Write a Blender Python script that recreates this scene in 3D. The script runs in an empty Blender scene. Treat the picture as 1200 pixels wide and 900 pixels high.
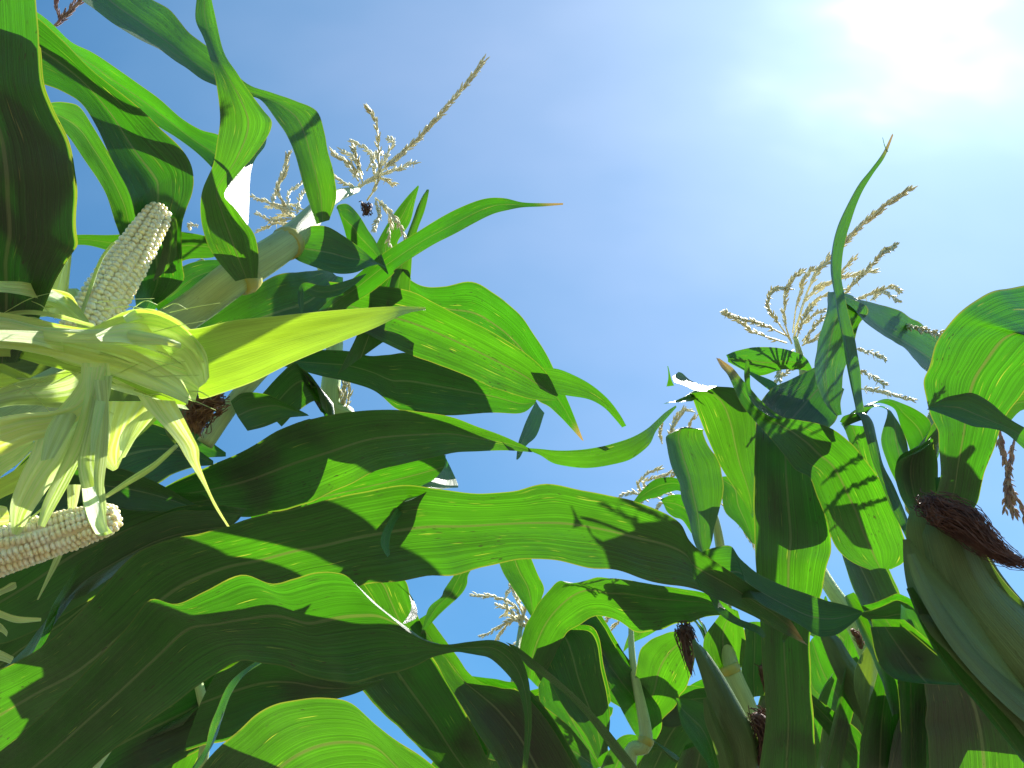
import bpy, math, random
from mathutils import Vector, Matrix, noise

# ------------------------------------------------------------------ camera, sky, sun, exposure
SC = bpy.context.scene
C = SC.collection
R = math.radians
F = 998.0                                   # focal length in pixels of the 1200 px wide photograph
PITCH = R(45)
CAM = Vector((0, 0, 0.62))
RIGHT = Vector((1, 0, 0))
FWD = Vector((0, math.cos(PITCH), math.sin(PITCH)))
UP = Vector((0, -math.sin(PITCH), math.cos(PITCH)))

cam_data = bpy.data.cameras.new('camera')
cam_data.sensor_width = 36
cam_data.lens = 36 * F / 1200
cam_data.clip_start = 0.02
cam_data.clip_end = 3000
cam = bpy.data.objects.new('camera', cam_data)
C.objects.link(cam)
cam.location = CAM
cam.rotation_euler = (PITCH + R(90), 0, 0)
SC.camera = cam

SUN = (RIGHT * 500 + UP * 478 + FWD * 998).normalized()
SUN_EL = math.asin(SUN.z)
SUN_AZ = math.atan2(SUN.x, SUN.y)           # from +Y towards +X

world = bpy.data.worlds.new('World')
SC.world = world
world.use_nodes = True
nt = world.node_tree
nt.nodes.clear()
def N(tree, kind, **kw):
    n = tree.nodes.new(kind)
    for k, v in kw.items():
        setattr(n, k, v)
    return n
def sky_nodes():
    L = nt.links.new
    sky = N(nt, 'ShaderNodeTexSky', sky_type='NISHITA', sun_disc=False, sun_elevation=SUN_EL, sun_rotation=SUN_AZ,
            air_density=1.0, dust_density=0.25, ozone_density=3.0)
    hs = N(nt, 'ShaderNodeHueSaturation')
    hs.inputs['Saturation'].default_value = 1.30
    L(sky.outputs[0], hs.inputs['Color'])
    tint = N(nt, 'ShaderNodeMix', data_type='RGBA', blend_type='MULTIPLY')
    tint.inputs[0].default_value = 1.0
    L(hs.outputs[0], tint.inputs[6])
    tint.inputs[7].default_value = (0.62, 1.075, 1.05, 1)
    bg = N(nt, 'ShaderNodeBackground')
    bg.inputs['Strength'].default_value = 0.05
    L(tint.outputs[2], bg.inputs['Color'])
    # thin bright cirrus and glare veil round the sun: depends only on the direction in the world
    tc = N(nt, 'ShaderNodeTexCoord')
    dot = N(nt, 'ShaderNodeVectorMath', operation='DOT_PRODUCT')
    L(tc.outputs['Generated'], dot.inputs[0])
    dot.inputs[1].default_value = SUN
    ac = N(nt, 'ShaderNodeMath', operation='ARCCOSINE')
    L(dot.outputs['Value'], ac.inputs[0])
    mp = N(nt, 'ShaderNodeMapping')
    mp.inputs['Rotation'].default_value = (0.3, 0.5, 0.9)
    mp.inputs['Scale'].default_value = (1.0, 2.2, 1.3)
    L(tc.outputs['Generated'], mp.inputs[0])
    nz = N(nt, 'ShaderNodeTexNoise')
    nz.inputs['Scale'].default_value = 4.5
    nz.inputs['Detail'].default_value = 3
    nz.inputs['Roughness'].default_value = 0.5
    L(mp.outputs[0], nz.inputs['Vector'])
    wob = N(nt, 'ShaderNodeMath', operation='MULTIPLY_ADD')     # angle + wobble
    L(nz.outputs[0], wob.inputs[0])
    wob.inputs[1].default_value = -0.30
    L(ac.outputs[0], wob.inputs[2])
    rmp = N(nt, 'ShaderNodeValToRGB')
    cr = rmp.color_ramp
    cr.interpolation = 'B_SPLINE'
    pts = [(0.0, 2.2), (0.035, 0.95), (0.08, 0.55), (0.17, 0.40), (0.38, 0.32), (0.72, 0.17), (1.0, 0.06)]
    while len(cr.elements) < len(pts):
        cr.elements.new(0.5)
    for e, (p, v) in zip(cr.elements, pts):
        e.position = p
        e.color = tuple(v / 2.2 * q for q in ((1.0, 0.97, 0.95) if v > .3 else (0.71, 1.02, 1.03))) + (1,)
    off = N(nt, 'ShaderNodeMath', operation='ADD')
    L(wob.outputs[0], off.inputs[0])
    off.inputs[1].default_value = 0.115
    L(off.outputs[0], rmp.inputs[0])
    cl = N(nt, 'ShaderNodeBackground')
    L(rmp.outputs[0], cl.inputs['Color'])
    cl.inputs['Strength'].default_value = 0.735
    add = N(nt, 'ShaderNodeAddShader')
    L(bg.outputs[0], add.inputs[0])
    L(cl.outputs[0], add.inputs[1])
    out = N(nt, 'ShaderNodeOutputWorld')
    L(add.outputs[0], out.inputs['Surface'])
sky_nodes()

sun_data = bpy.data.lights.new('sun', 'SUN')
sun_data.energy = 5.0
sun_data.angle = R(0.5)
sun_data.color = (1.0, 0.955, 0.88)
sun = bpy.data.objects.new('sun', sun_data)
C.objects.link(sun)
sun.rotation_euler = SUN.to_track_quat('Z', 'Y').to_euler()
sun.location = (3, 3, 8)

SC.view_settings.view_transform = 'Standard'
SC.view_settings.look = 'None'
SC.view_settings.gamma = 1
SC.view_settings.exposure = 1.58
SC.cycles.max_bounces = 8
SC.cycles.diffuse_bounces = 2
SC.cycles.transparent_max_bounces = 8

# ------------------------------------------------------------------ geometry helpers
def P(px, py, d):
    """point seen at pixel (px, py) of the 1200x900 photograph, d metres along the view axis"""
    return CAM + (RIGHT * ((px - 600) / F) + UP * ((450 - py) / F) + FWD) * d

def cat(vals, t):
    """Catmull-Rom through a list of Vectors / floats, t in 0..1"""
    n = len(vals) - 1
    if n == 0:
        return vals[0]
    x = min(max(t * n, 0), n - 1e-6)
    i = int(x)
    f = x - i
    p1, p2 = vals[i], vals[i + 1]
    p0 = vals[i - 1] if i > 0 else p1 + (p1 - p2)
    p3 = vals[i + 2] if i + 2 <= n else p2 + (p2 - p1)
    return 0.5 * ((2 * p1) + (p2 - p0) * f + (2 * p0 - 5 * p1 + 4 * p2 - p3) * f * f + (3 * p1 - p0 - 3 * p2 + p3) * f * f * f)

def lin(vals, t):
    if not isinstance(vals, (list, tuple)):
        return vals
    n = len(vals) - 1
    if n == 0:
        return vals[0]
    x = min(max(t * n, 0), n - 1e-6)
    i = int(x)
    return vals[i] + (vals[i + 1] - vals[i]) * (x - i)

class MB:
    """collects verts and faces for ONE mesh object"""
    def __init__(s):
        s.v, s.f, s.uv, s.tip = [], [], {}, {}
    def grid(s, rows, uvs=None, close=False):
        n, m, b = len(rows), len(rows[0]), len(s.v)
        for r in rows:
            s.v.extend(r)
        for i in range(n - 1):
            for j in range(m if close else m - 1):
                k = (j + 1) % m
                s.f.append((b + i * m + j, b + i * m + k, b + (i + 1) * m + k, b + (i + 1) * m + j))
        if uvs:
            for i in range(n):
                for j in range(m):
                    s.uv[b + i * m + j] = uvs[i][j]
    def tube(s, pts, rad, seg=8, samples=None, cap=True):
        samples = samples or len(pts) * 4
        rows, uvs = [], []
        prev = None
        length = 0
        last = None
        for i in range(samples + 1):
            t = i / samples
            p = cat(pts, t)
            q = cat(pts, min(t + 0.01, 1)) - cat(pts, max(t - 0.01, 0))
            if q.length < 1e-9:
                q = Vector((0, 0, 1))
            q.normalize()
            if prev is None:
                a = q.cross(Vector((0.3, 0.5, 0.81)))
            else:
                a = prev - q * prev.dot(q)
            a.normalize()
            prev = a
            b = q.cross(a)
            r = lin(rad, t)
            if last is not None:
                length += (p - last).length
            last = p
            rows.append([p + (a * math.cos(2 * math.pi * j / seg) + b * math.sin(2 * math.pi * j / seg)) * r for j in range(seg)])
            uvs.append([(abs(2 * j / seg - 1), length) for j in range(seg)])
        base = len(s.v)
        s.grid(rows, uvs, close=True)
        if cap:
            s.f.append(tuple(base + j for j in range(seg - 1, -1, -1)))
            s.f.append(tuple(base + samples * seg + j for j in range(seg)))
    def spindle(s, p, d, length, r, seg=5):
        """a small pointed grain shape from p along d"""
        d = d.normalized()
        a = d.cross(Vector((0.2, 0.9, 0.4))).normalized()
        b = d.cross(a)
        rows = []
        for t, k in ((0, 0.25), (0.3, 1.0), (0.65, 0.8), (1.0, 0.1)):
            rows.append([p + d * (length * t) + (a * math.cos(2 * math.pi * j / seg) + b * math.sin(2 * math.pi * j / seg)) * (r * k) for j in range(seg)])
        s.grid(rows, close=True)
    def ball(s, c, ax, ay, az, rings=5, seg=8):
        """ellipsoid with the three half axes given as vectors; az is its pole"""
        rows = []
        for i in range(rings + 1):
            th = math.pi * (0.04 + 0.92 * i / rings)
            rows.append([c + az * math.cos(th) + (ax * math.cos(2 * math.pi * j / seg) + ay * math.sin(2 * math.pi * j / seg)) * math.sin(th) for j in range(seg)])
        s.grid(rows, close=True)
    def build(s, name, material, parent=None, origin=None, label=None):
        o = origin if origin is not None else (parent_origin(parent) if parent else Vector((0, 0, 0)))
        me = bpy.data.meshes.new(name)
        me.from_pydata([tuple(v - o) for v in s.v], [], s.f)
        if s.uv:
            ul = me.uv_layers.new(name='UVMap')
            for lp in me.loops:
                ul.data[lp.index].uv = s.uv.get(lp.vertex_index, (0.3, 0.1))
        if s.uv:
            tl = me.uv_layers.new(name='Tip')
            for lp in me.loops:
                tl.data[lp.index].uv = (s.tip.get(lp.vertex_index, 1.0), 0.0)
        me.polygons.foreach_set('use_smooth', [True] * len(me.polygons))
        me.materials.append(material)
        ob = bpy.data.objects.new(name, me)
        C.objects.link(ob)
        if parent:
            ob.parent = parent
        else:
            ob.location = o
        if label:
            ob['label'] = label
        return ob

ORIG = {}
def parent_origin(p):
    while p.parent:
        p = p.parent
    return ORIG.get(p.name, Vector((0, 0, 0)))

def thing(name, label, category, loc, group=None):
    o = bpy.data.objects.new(name, None)
    C.objects.link(o)
    o.empty_display_size = 0.1
    o.location = loc
    ORIG[o.name] = Vector(loc)
    o['label'] = label
    o['category'] = category
    if group:
        o['group'] = group
    return o

# ------------------------------------------------------------------ materials
def new_mat(name):
    m = bpy.data.materials.new(name)
    m.use_nodes = True
    m.node_tree.nodes.clear()
    return m, m.node_tree

def math_node(t, op, a, b=None, c=None, clamp=False):
    n = N(t, 'ShaderNodeMath', operation=op)
    n.use_clamp = clamp
    for i, x in enumerate((a, b, c)):
        if x is None:
            continue
        if isinstance(x, (int, float)):
            n.inputs[i].default_value = x
        else:
            t.links.new(x, n.inputs[i])
    return n.outputs[0]

def mix_col(t, f, a, b, mode='MIX'):
    n = N(t, 'ShaderNodeMix', data_type='RGBA', blend_type=mode)
    for s, x in ((n.inputs[0], f), (n.inputs[6], a), (n.inputs[7], b)):
        if isinstance(x, (int, float)):
            s.default_value = x
        elif isinstance(x, (tuple, list)):
            s.default_value = (*x, 1) if len(x) == 3 else x
        else:
            t.links.new(x, s)
    return n.outputs[2]

def leafy(name, base, trans, rib, rib_t, edge_t, rough, vein_amp, spots, rib_w=0.035, bump=0.25, spec=0.5, pale=None, sheen=0.0):
    """translucent blade: parallel veins along the length, pale midrib, thin yellowed margin, flecks and scratches"""
    m, t = new_mat(name)
    L = t.links.new
    uvn = N(t, 'ShaderNodeUVMap', uv_map='UVMap')
    sp = N(t, 'ShaderNodeSeparateXYZ')
    L(uvn.outputs[0], sp.inputs[0])
    u, v = sp.outputs[0], sp.outputs[1]
    oi = N(t, 'ShaderNodeObjectInfo')
    rnd = oi.outputs['Random']
    def noise_uv(su, sv, detail=2, rough_=0.5, seed=0.0):
        cx = N(t, 'ShaderNodeCombineXYZ')
        L(math_node(t, 'MULTIPLY', u, su), cx.inputs[0])
        L(math_node(t, 'MULTIPLY', v, sv), cx.inputs[1])
        L(math_node(t, 'MULTIPLY_ADD', rnd, 37.0, seed), cx.inputs[2])
        nz = N(t, 'ShaderNodeTexNoise')
        nz.inputs['Scale'].default_value = 1.0
        nz.inputs['Detail'].default_value = detail
        nz.inputs['Roughness'].default_value = rough_
        L(cx.outputs[0], nz.inputs['Vector'])
        return nz.outputs[0]
    def step(x, lo, hi):
        mr = N(t, 'ShaderNodeMapRange', interpolation_type='SMOOTHSTEP')
        L(x, mr.inputs[0])
        mr.inputs[1].default_value = lo
        mr.inputs[2].default_value = hi
        return mr.outputs[0]
    veins = noise_uv(75, 1.2, 3, 0.75)
    fine = noise_uv(190, 2.5, 1, 0.5, 3.0)
    patch = noise_uv(3.0, 11.0, 3, 0.55, 7.0)
    uc = math_node(t, 'ABSOLUTE', math_node(t, 'SUBTRACT', u, 0.5))
    ribm = math_node(t, 'SUBTRACT', 1.0, step(uc, rib_w * 0.45, rib_w), clamp=True)
    edge = step(uc, 0.480, 0.497)
    flecks = math_node(t, 'MAXIMUM', math_node(t, 'MULTIPLY', step(noise_uv(42, 130, 1, 0.5, 11.0), 0.66, 0.73), step(noise_uv(4, 14, 2, 0.5, 19.0), 0.47, 0.62)), math_node(t, 'MULTIPLY', step(noise_uv(70, 70, 2, 0.6, 61.0), 0.54, 0.66), math_node(t, 'MULTIPLY', step(noise_uv(3.5, 7, 3, 0.6, 67.0), 0.58, 0.72), 0.75)))
    scratch = math_node(t, 'MULTIPLY', step(noise_uv(60, 34, 1, 0.5, 23.0), 0.68, 0.75), step(noise_uv(7, 16, 1, 0.5, 29.0), 0.46, 0.6))
    tone = math_node(t, 'MULTIPLY', math_node(t, 'MULTIPLY_ADD', math_node(t, 'SUBTRACT', patch, 0.5), 1.1, 1.0), math_node(t, 'MULTIPLY_ADD', math_node(t, 'FRACT', math_node(t, 'MULTIPLY', rnd, 7.31)), 0.34, 0.80))
    vt = math_node(t, 'MULTIPLY_ADD', math_node(t, 'SUBTRACT', veins, 0.5), vein_amp, 1.0)
    ft = math_node(t, 'MULTIPLY_ADD', math_node(t, 'SUBTRACT', fine, 0.5), vein_amp * 0.6, 1.0)
    k = math_node(t, 'MULTIPLY', math_node(t, 'MULTIPLY', tone, vt), ft)
    def scaled(col):
        vm = N(t, 'ShaderNodeVectorMath', operation='SCALE')
        if isinstance(col, tuple):
            vm.inputs[0].default_value = col
        else:
            L(col, vm.inputs[0])
        L(k, vm.inputs['Scale'])
        return vm.outputs[0]
    yel = tuple(min(1, c * s) for c, s in zip(trans, (1.6, 1.06, 1.0)))
    tsrc = mix_col(t, rnd, trans, yel)
    if pale:                                  # whitish streaks in the colour, imitating sun-blown parts of the husk
        pm = step(noise_uv(9, 5, 3, 0.6, 41.0), 0.42, 0.62)
        tsrc = mix_col(t, pm, tsrc, pale)
    tcol = scaled(tsrc)
    tcol = mix_col(t, ribm, tcol, rib_t)
    tcol = mix_col(t, math_node(t, 'MULTIPLY', edge, 0.8), tcol, edge_t)
    tcol = mix_col(t, math_node(t, 'MULTIPLY', flecks, spots), tcol, (0.012, 0.02, 0.003))
    tcol = mix_col(t, math_node(t, 'MULTIPLY', scratch, spots), tcol, (0.18, 0.20, 0.015))
    bcol = scaled(base)
    bcol = mix_col(t, ribm, bcol, rib)
    bcol = mix_col(t, math_node(t, 'MULTIPLY', flecks, spots), bcol, (0.025, 0.018, 0.008))
    bcol = mix_col(t, math_node(t, 'MULTIPLY', scratch, spots), bcol, (0.11, 0.11, 0.035))
    tipn = N(t, 'ShaderNodeUVMap', uv_map='Tip')
    tsp = N(t, 'ShaderNodeSeparateXYZ')
    L(tipn.outputs[0], tsp.inputs[0])
    dry = math_node(t, 'SUBTRACT', 1.0, step(math_node(t, 'ADD', tsp.outputs[0], math_node(t, 'MULTIPLY_ADD', veins, 0.05, -0.03)), 0.002, 0.028), clamp=True)
    tcol = mix_col(t, dry, tcol, (0.13, 0.085, 0.02))
    bcol = mix_col(t, dry, bcol, (0.34, 0.23, 0.11))
    bp = N(t, 'ShaderNodeBump')
    bp.inputs['Strength'].default_value = bump
    bp.inputs['Distance'].default_value = 0.002
    hh = math_node(t, 'ADD', math_node(t, 'MULTIPLY_ADD', fine, 0.5, veins), math_node(t, 'MULTIPLY', noise_uv(5, 45, 2, 0.5, 53.0), 1.6))
    L(hh, bp.inputs['Height'])
    pr = N(t, 'ShaderNodeBsdfPrincipled')
    L(bcol, pr.inputs['Base Color'])
    L(math_node(t, 'MULTIPLY_ADD', patch, 0.25, rough - 0.12), pr.inputs['Roughness'])
    pr.inputs['Specular IOR Level'].default_value = spec
    L(bp.outputs[0], pr.inputs['Normal'])
    if sheen:                                 # the waxy bloom on the blade
        pr.inputs['Sheen Weight'].default_value = sheen
        pr.inputs['Sheen Roughness'].default_value = 0.4
        pr.inputs['Sheen Tint'].default_value = (0.85, 0.95, 0.95, 1)
    tr = N(t, 'ShaderNodeBsdfTranslucent')
    L(tcol, tr.inputs['Color'])
    L(bp.outputs[0], tr.inputs['Normal'])
    ad = N(t, 'ShaderNodeAddShader')
    L(pr.outputs[0], ad.inputs[0])
    L(tr.outputs[0], ad.inputs[1])
    out = N(t, 'ShaderNodeOutputMaterial')
    L(ad.outputs[0], out.inputs['Surface'])
    return m

M_LEAF = leafy('corn_leaf', (0.011, 0.034, 0.008), (0.0175, 0.098, 0.0008), (0.085, 0.12, 0.05), (0.040, 0.070, 0.006),
               (0.12, 0.13, 0.010), 0.41, 1.7, 0.9, rib_w=0.021, bump=0.45, spec=0.65, sheen=0.10)
M_HUSK = leafy('husk', (0.62, 0.74, 0.32), (0.18, 0.29, 0.016), (0.62, 0.74, 0.32), (0.18, 0.29, 0.016),
               (0.22, 0.28, 0.07), 0.5, 0.9, 0.0, 0.001, 0.8, pale=(0.36, 0.43, 0.19))
M_HUSKGREEN = leafy('fresh_husk', (0.30, 0.42, 0.09), (0.10, 0.185, 0.003), (0.3, 0.4, 0.1), (0.125, 0.185, 0.003),
               (0.22, 0.26, 0.05), 0.45, 0.7, 0.0, 0.001, 0.5)
M_GREENHUSK = leafy('green_husk', (0.10, 0.17, 0.055), (0.03, 0.065, 0.003), (0.10, 0.17, 0.055), (0.03, 0.06, 0.003),
                    (0.16, 0.18, 0.04), 0.5, 1.3, 0.35, 0.001, 0.6)
M_SHEATH = leafy('stalk_sheath', (0.36, 0.46, 0.19), (0.07, 0.12, 0.02), (0.36, 0.46, 0.19), (0.07, 0.12, 0.02),
                 (0.2, 0.22, 0.07), 0.45, 0.9, 0.3, 0.001, 0.5)

def simple(name, col, col2, scale, rough, trans=None, spec=0.4, sss=0):
    m, t = new_mat(name)
    L = t.links.new
    tc = N(t, 'ShaderNodeTexCoord')
    nz = N(t, 'ShaderNodeTexNoise')
    nz.inputs['Scale'].default_value = scale
    nz.inputs['Detail'].default_value = 3
    L(tc.outputs['Object'], nz.inputs['Vector'])
    mr = N(t, 'ShaderNodeMapRange')
    L(nz.outputs[0], mr.inputs[0])
    mr.inputs[1].default_value = 0.35
    mr.inputs[2].default_value = 0.65
    c = mix_col(t, mr.outputs[0], col, col2)
    pr = N(t, 'ShaderNodeBsdfPrincipled')
    L(c, pr.inputs['Base Color'])
    pr.inputs['Roughness'].default_value = rough
    pr.inputs['Specular IOR Level'].default_value = spec
    if sss:
        pr.inputs['Subsurface Weight'].default_value = sss
        pr.inputs['Subsurface Radius'].default_value = (0.010, 0.007, 0.003)
        pr.inputs['Subsurface Scale'].default_value = 1.0
    res = pr.outputs[0]
    if trans:
        tr = N(t, 'ShaderNodeBsdfTranslucent')
        tr.inputs['Color'].default_value = (*trans, 1)
        ad = N(t, 'ShaderNodeAddShader')
        L(res, ad.inputs[0])
        L(tr.outputs[0], ad.inputs[1])
        res = ad.outputs[0]
    out = N(t, 'ShaderNodeOutputMaterial')
    L(res, out.inputs['Surface'])
    return m

M_KERNEL = simple('kernels', (0.96, 0.84, 0.46), (0.97, 0.92, 0.66), 90, 0.30, (0.10, 0.075, 0.025), 0.5, 0.3)
M_TASSEL = simple('tassel', (0.60, 0.56, 0.36), (0.80, 0.78, 0.58), 120, 0.6, (0.16, 0.14, 0.06))
M_TASSELSTEM = simple('tassel_stem', (0.24, 0.27, 0.12), (0.34, 0.32, 0.16), 60, 0.5, (0.08, 0.10, 0.02))
M_PURPLE = simple('purple_tassel', (0.20, 0.12, 0.13), (0.36, 0.27, 0.22), 120, 0.6, (0.10, 0.06, 0.05))
M_SILK = simple('brown_silk', (0.060, 0.026, 0.024), (0.15, 0.075, 0.055), 150, 0.55, (0.03, 0.014, 0.008))
M_REDSILK = simple('russet_silk', (0.10, 0.045, 0.025), (0.26, 0.14, 0.07), 150, 0.6, (0.08, 0.035, 0.015))
M_COLLAR = simple('leaf_collar', (0.40, 0.36, 0.07), (0.26, 0.31, 0.09), 60, 0.45, (0.30, 0.22, 0.01))

# ------------------------------------------------------------------ blades
SCALE = {'L1': 1.026, 'L10': 1.08, 'L11': 0.875, 'L12a': 1.01, 'L12b': 0.877, 'L12c': 0.909, 'L13': 1.068, 'L15': 1.214, 'L16': 1.069, 'L16b': 0.899, 'L17': 1.147, 'L17b': 1.138, 'L18': 0.964, 'L2': 1.068, 'L20': 0.93, 'L21': 0.962, 'L22': 1.108, 'L23': 0.969, 'L23b': 1.053, 'L23c': 1.017, 'L24': 1.01, 'L25': 1.012, 'L26': 1.043, 'L27': 0.998, 'L3': 0.966, 'L30': 1.113, 'L30b': 0.962, 'L31': 0.923, 'L32': 0.959, 'L34': 0.933, 'L35': 1.046, 'L36': 0.965, 'L36b': 0.944, 'L36c': 0.934, 'L37': 1.016, 'L38': 1.035, 'L39': 0.998, 'L4': 0.949, 'L40': 1.04, 'L41': 0.968, 'L42': 1.002, 'L43': 0.967, 'L44': 0.906, 'L45': 1.054, 'L46': 0.977, 'L47': 1.052, 'L48': 1.111, 'L49': 1.038, 'L50': 1.024, 'L51': 1.003, 'L52': 1.008, 'L6': 0.978, 'L7': 1.004, 'R1': 1.077, 'R10': 0.99, 'R10b': 1.021, 'R11b': 0.983, 'R11c': 0.97, 'R11d': 1.089, 'R12': 1.04, 'R12b': 1.028, 'R15': 1.081, 'R15b': 0.936, 'R16': 1.071, 'R17': 1.062, 'R17b': 1.022, 'R18b': 0.955, 'R18c': 0.976, 'R19': 1.006, 'R2': 1.109, 'R22': 0.969, 'R22b': 0.973, 'R23': 1.02, 'R23b': 0.93, 'R24b': 1.003, 'R24c': 1.015, 'R25': 1.058, 'R26': 0.938, 'R26b': 0.982, 'R27': 0.961, 'R30': 0.953, 'R31': 0.99, 'R32': 1.104, 'R33': 0.974, 'R34': 0.992, 'R35': 0.939, 'R36': 0.985, 'R38': 1.018, 'R4': 1.091, 'R5': 0.889, 'R6': 0.993, 'R7': 0.947, 'R8': 0.965, 'R9': 1.008, 'R9b': 1.011}   # per blade: slides it along its sight lines
BLADES = []
def blade_rows(stations, d, tilt=0.15, fold=0.12, rip=0.10, seed=0, across=10, per=6, plane=None):
    """stations: (ax, ay, bx, by) edge pixels. d: depth(s). tilt: depth slope across. fold: keel depth as a share of width"""
    rng = random.Random(seed * 7919 + 13)
    n = len(stations)
    A, B = [], []
    for i, (ax, ay, bx, by) in enumerate(stations):
        t = i / max(n - 1, 1)
        dd = lin(d, t)
        if plane:
            def pd(px, py):
                rx, ry, rd, nn = plane
                ray = RIGHT * ((px - 600) / F) + UP * ((450 - py) / F) + FWD
                den = ray.dot(nn)
                q = (P(rx, ry, rd) - CAM).dot(nn) / den if abs(den) > 1e-4 else rd
                return min(max(q, rd - 0.12), rd + 0.16)
            A.append(P(ax, ay, pd(ax, ay)))
            B.append(P(bx, by, pd(bx, by)))
        else:
            w = math.hypot(ax - bx, ay - by) / F * dd
            s = lin(tilt, t) * w * 0.5
            A.append(P(ax, ay, dd - s))
            B.append(P(bx, by, dd + s))
    m = (n - 1) * per
    rows, uvs = [], []
    length = 0
    last = None
    off = rng.random() * 50
    prevn = None
    for i in range(m + 1):
        t = i / m
        a, b = cat(A, t), cat(B, t)
        mid = (a + b) / 2
        t2 = min(t + 0.02, 1)
        t1 = max(t - 0.02, 0)
        tan = (cat(A, t2) + cat(B, t2)) - (cat(A, t1) + cat(B, t1))
        nn = tan.cross(b - a)
        if nn.length < 1e-10:
            nn = prevn.copy() if prevn else FWD.copy()
        nn.normalize()
        if prevn is None:
            if nn.dot(mid - CAM) < 0:
                nn = -nn
        elif nn.dot(prevn) < 0:
            nn = -nn
        prevn = nn
        w = (b - a).length
        if last is not None:
            length += (mid - last).length
        last = mid
        fo = lin(fold, t)
        row, uv = [], []
        for j in range(across + 1):
            u = j / across
            e = abs(2 * u - 1)
            p = a.lerp(b, u)
            k = 1 - e ** 1.25
            p = p + nn * (fo * w * k)
            side = 1 if u > 0.5 else -1
            wav = noise.noise(Vector((length * 17 + off, side * 3.1, off))) * e ** 2 + 0.45 * noise.noise(Vector((length * 42 + off, side * 5.1, 2.0 + u)))*e
            p = p + nn * (wav * rip * min(w, 0.09))
            row.append(p)
            uv.append((u, length))
        rows.append(row)
        uvs.append(uv)
    return rows, uvs

BSEED = [0]
def blade(parent, key, stations, d, mat=None, name='leaf', tilt=0.15, fold=0.12, rip=0.10, extra=(), plane=None, label=None, per=6, across=10, under=(), dry=None):
    BSEED[0] += 1
    s = SCALE.get(key, 1.0)
    mb = MB()
    dd = [x * s for x in d] if isinstance(d, (list, tuple)) else d * s
    if plane:
        plane = (plane[0], plane[1], plane[2] * s, plane[3])
    rows, uvs = blade_rows(stations, dd, tilt, fold, rip, BSEED[0], across, per, plane)
    mb.grid(rows, uvs)
    if dry:                                   # the withered end: distance to the tip in metres
        tot = uvs[-1][0][1]
        for i, r in enumerate(uvs):
            dist = tot - r[0][1] if dry == 'end' else r[0][1]
            for j in range(len(r)):
                mb.tip[i * len(r) + j] = dist
    for ex in extra:                          # torn ends, folded-over flaps: same blade, same mesh
        ed = ex['d']
        ed = [x * s for x in ed] if isinstance(ed, (list, tuple)) else ed * s
        pl = ex.get('plane')
        if pl:
            pl = (pl[0], pl[1], pl[2] * s, pl[3])
        r2, u2 = blade_rows(ex['st'], ed, ex.get('tilt', 0.1), ex.get('fold', 0.05), ex.get('rip', 0.06), BSEED[0] + 500, 8, 5, pl)
        u2 = [[(0.05 + 0.42 * q[0], q[1]) for q in r] for r in u2]
        mb.grid(r2, u2)
    ob = mb.build(name, mat or M_LEAF, parent, label=label)
    BLADES.append((key, ob))
    n = len(rows) - 1
    for (t0, t1, gap, left, right) in under:  # added shade blade on this one's sunny side, over part of its length
        sub = []
        for i in range(int(t0 * n), int(t1 * n) + 1):
            f = min((i / n - t0) / 0.06, (t1 - i / n) / 0.06, 1) if not (t0 <= 0 or t1 >= 1) else min(1, (i / n - t0) / 0.06 if t0 > 0 else 1, (t1 - i / n) / 0.06 if t1 < 1 else 1)
            f = max(0.0, f)
            f = f * (2 - f)
            r = rows[i]
            lo, hi = left + (0.5 - left) * (1 - f), 1 - right - (0.5 - right) * (1 - f)
            m = len(r) - 1
            line = []
            for j in range(m + 1):
                x = (lo + (hi - lo) * j / m) * m
                k = min(int(x), m - 1)
                line.append(r[k].lerp(r[k + 1], x - k) + SUN * gap)
            sub.append(line)
        m2 = MB()
        m2.grid(sub, [[(j / (len(l) - 1), i * 0.012) for j in range(len(l))] for i, l in enumerate(sub)])
        BLADES.append((key, m2.build('leaf', M_LEAF, parent)))  # added shade caster, named like the leaf it backs
    return ob

def shine(px, py, k=0.0):
    """normal of a surface that mirrors the sun towards the camera at this pixel (k turns it a little to face the camera)"""
    view = -(RIGHT * ((px - 600) / F) + UP * ((450 - py) / F) + FWD).normalized()
    h = (SUN + view).normalized()
    return (h + view * k).normalized()

def stalk(parent, pts, rad, name='stalk', mat=None, seg=14):
    mb = MB()
    mb.tube(pts, rad, seg, len(pts) * 8)
    return mb.build(name, mat or M_SHEATH, parent)

def collar(parent, p, axis, r, key=None):
    mb = MB()
    axis = axis.normalized()
    mb.tube([p - axis * r * 0.5, p, p + axis * r * 0.5], [r * 1.04, r * 1.16, r * 1.05], 14, 6)
    return mb.build('collar', M_COLLAR, parent)

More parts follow.
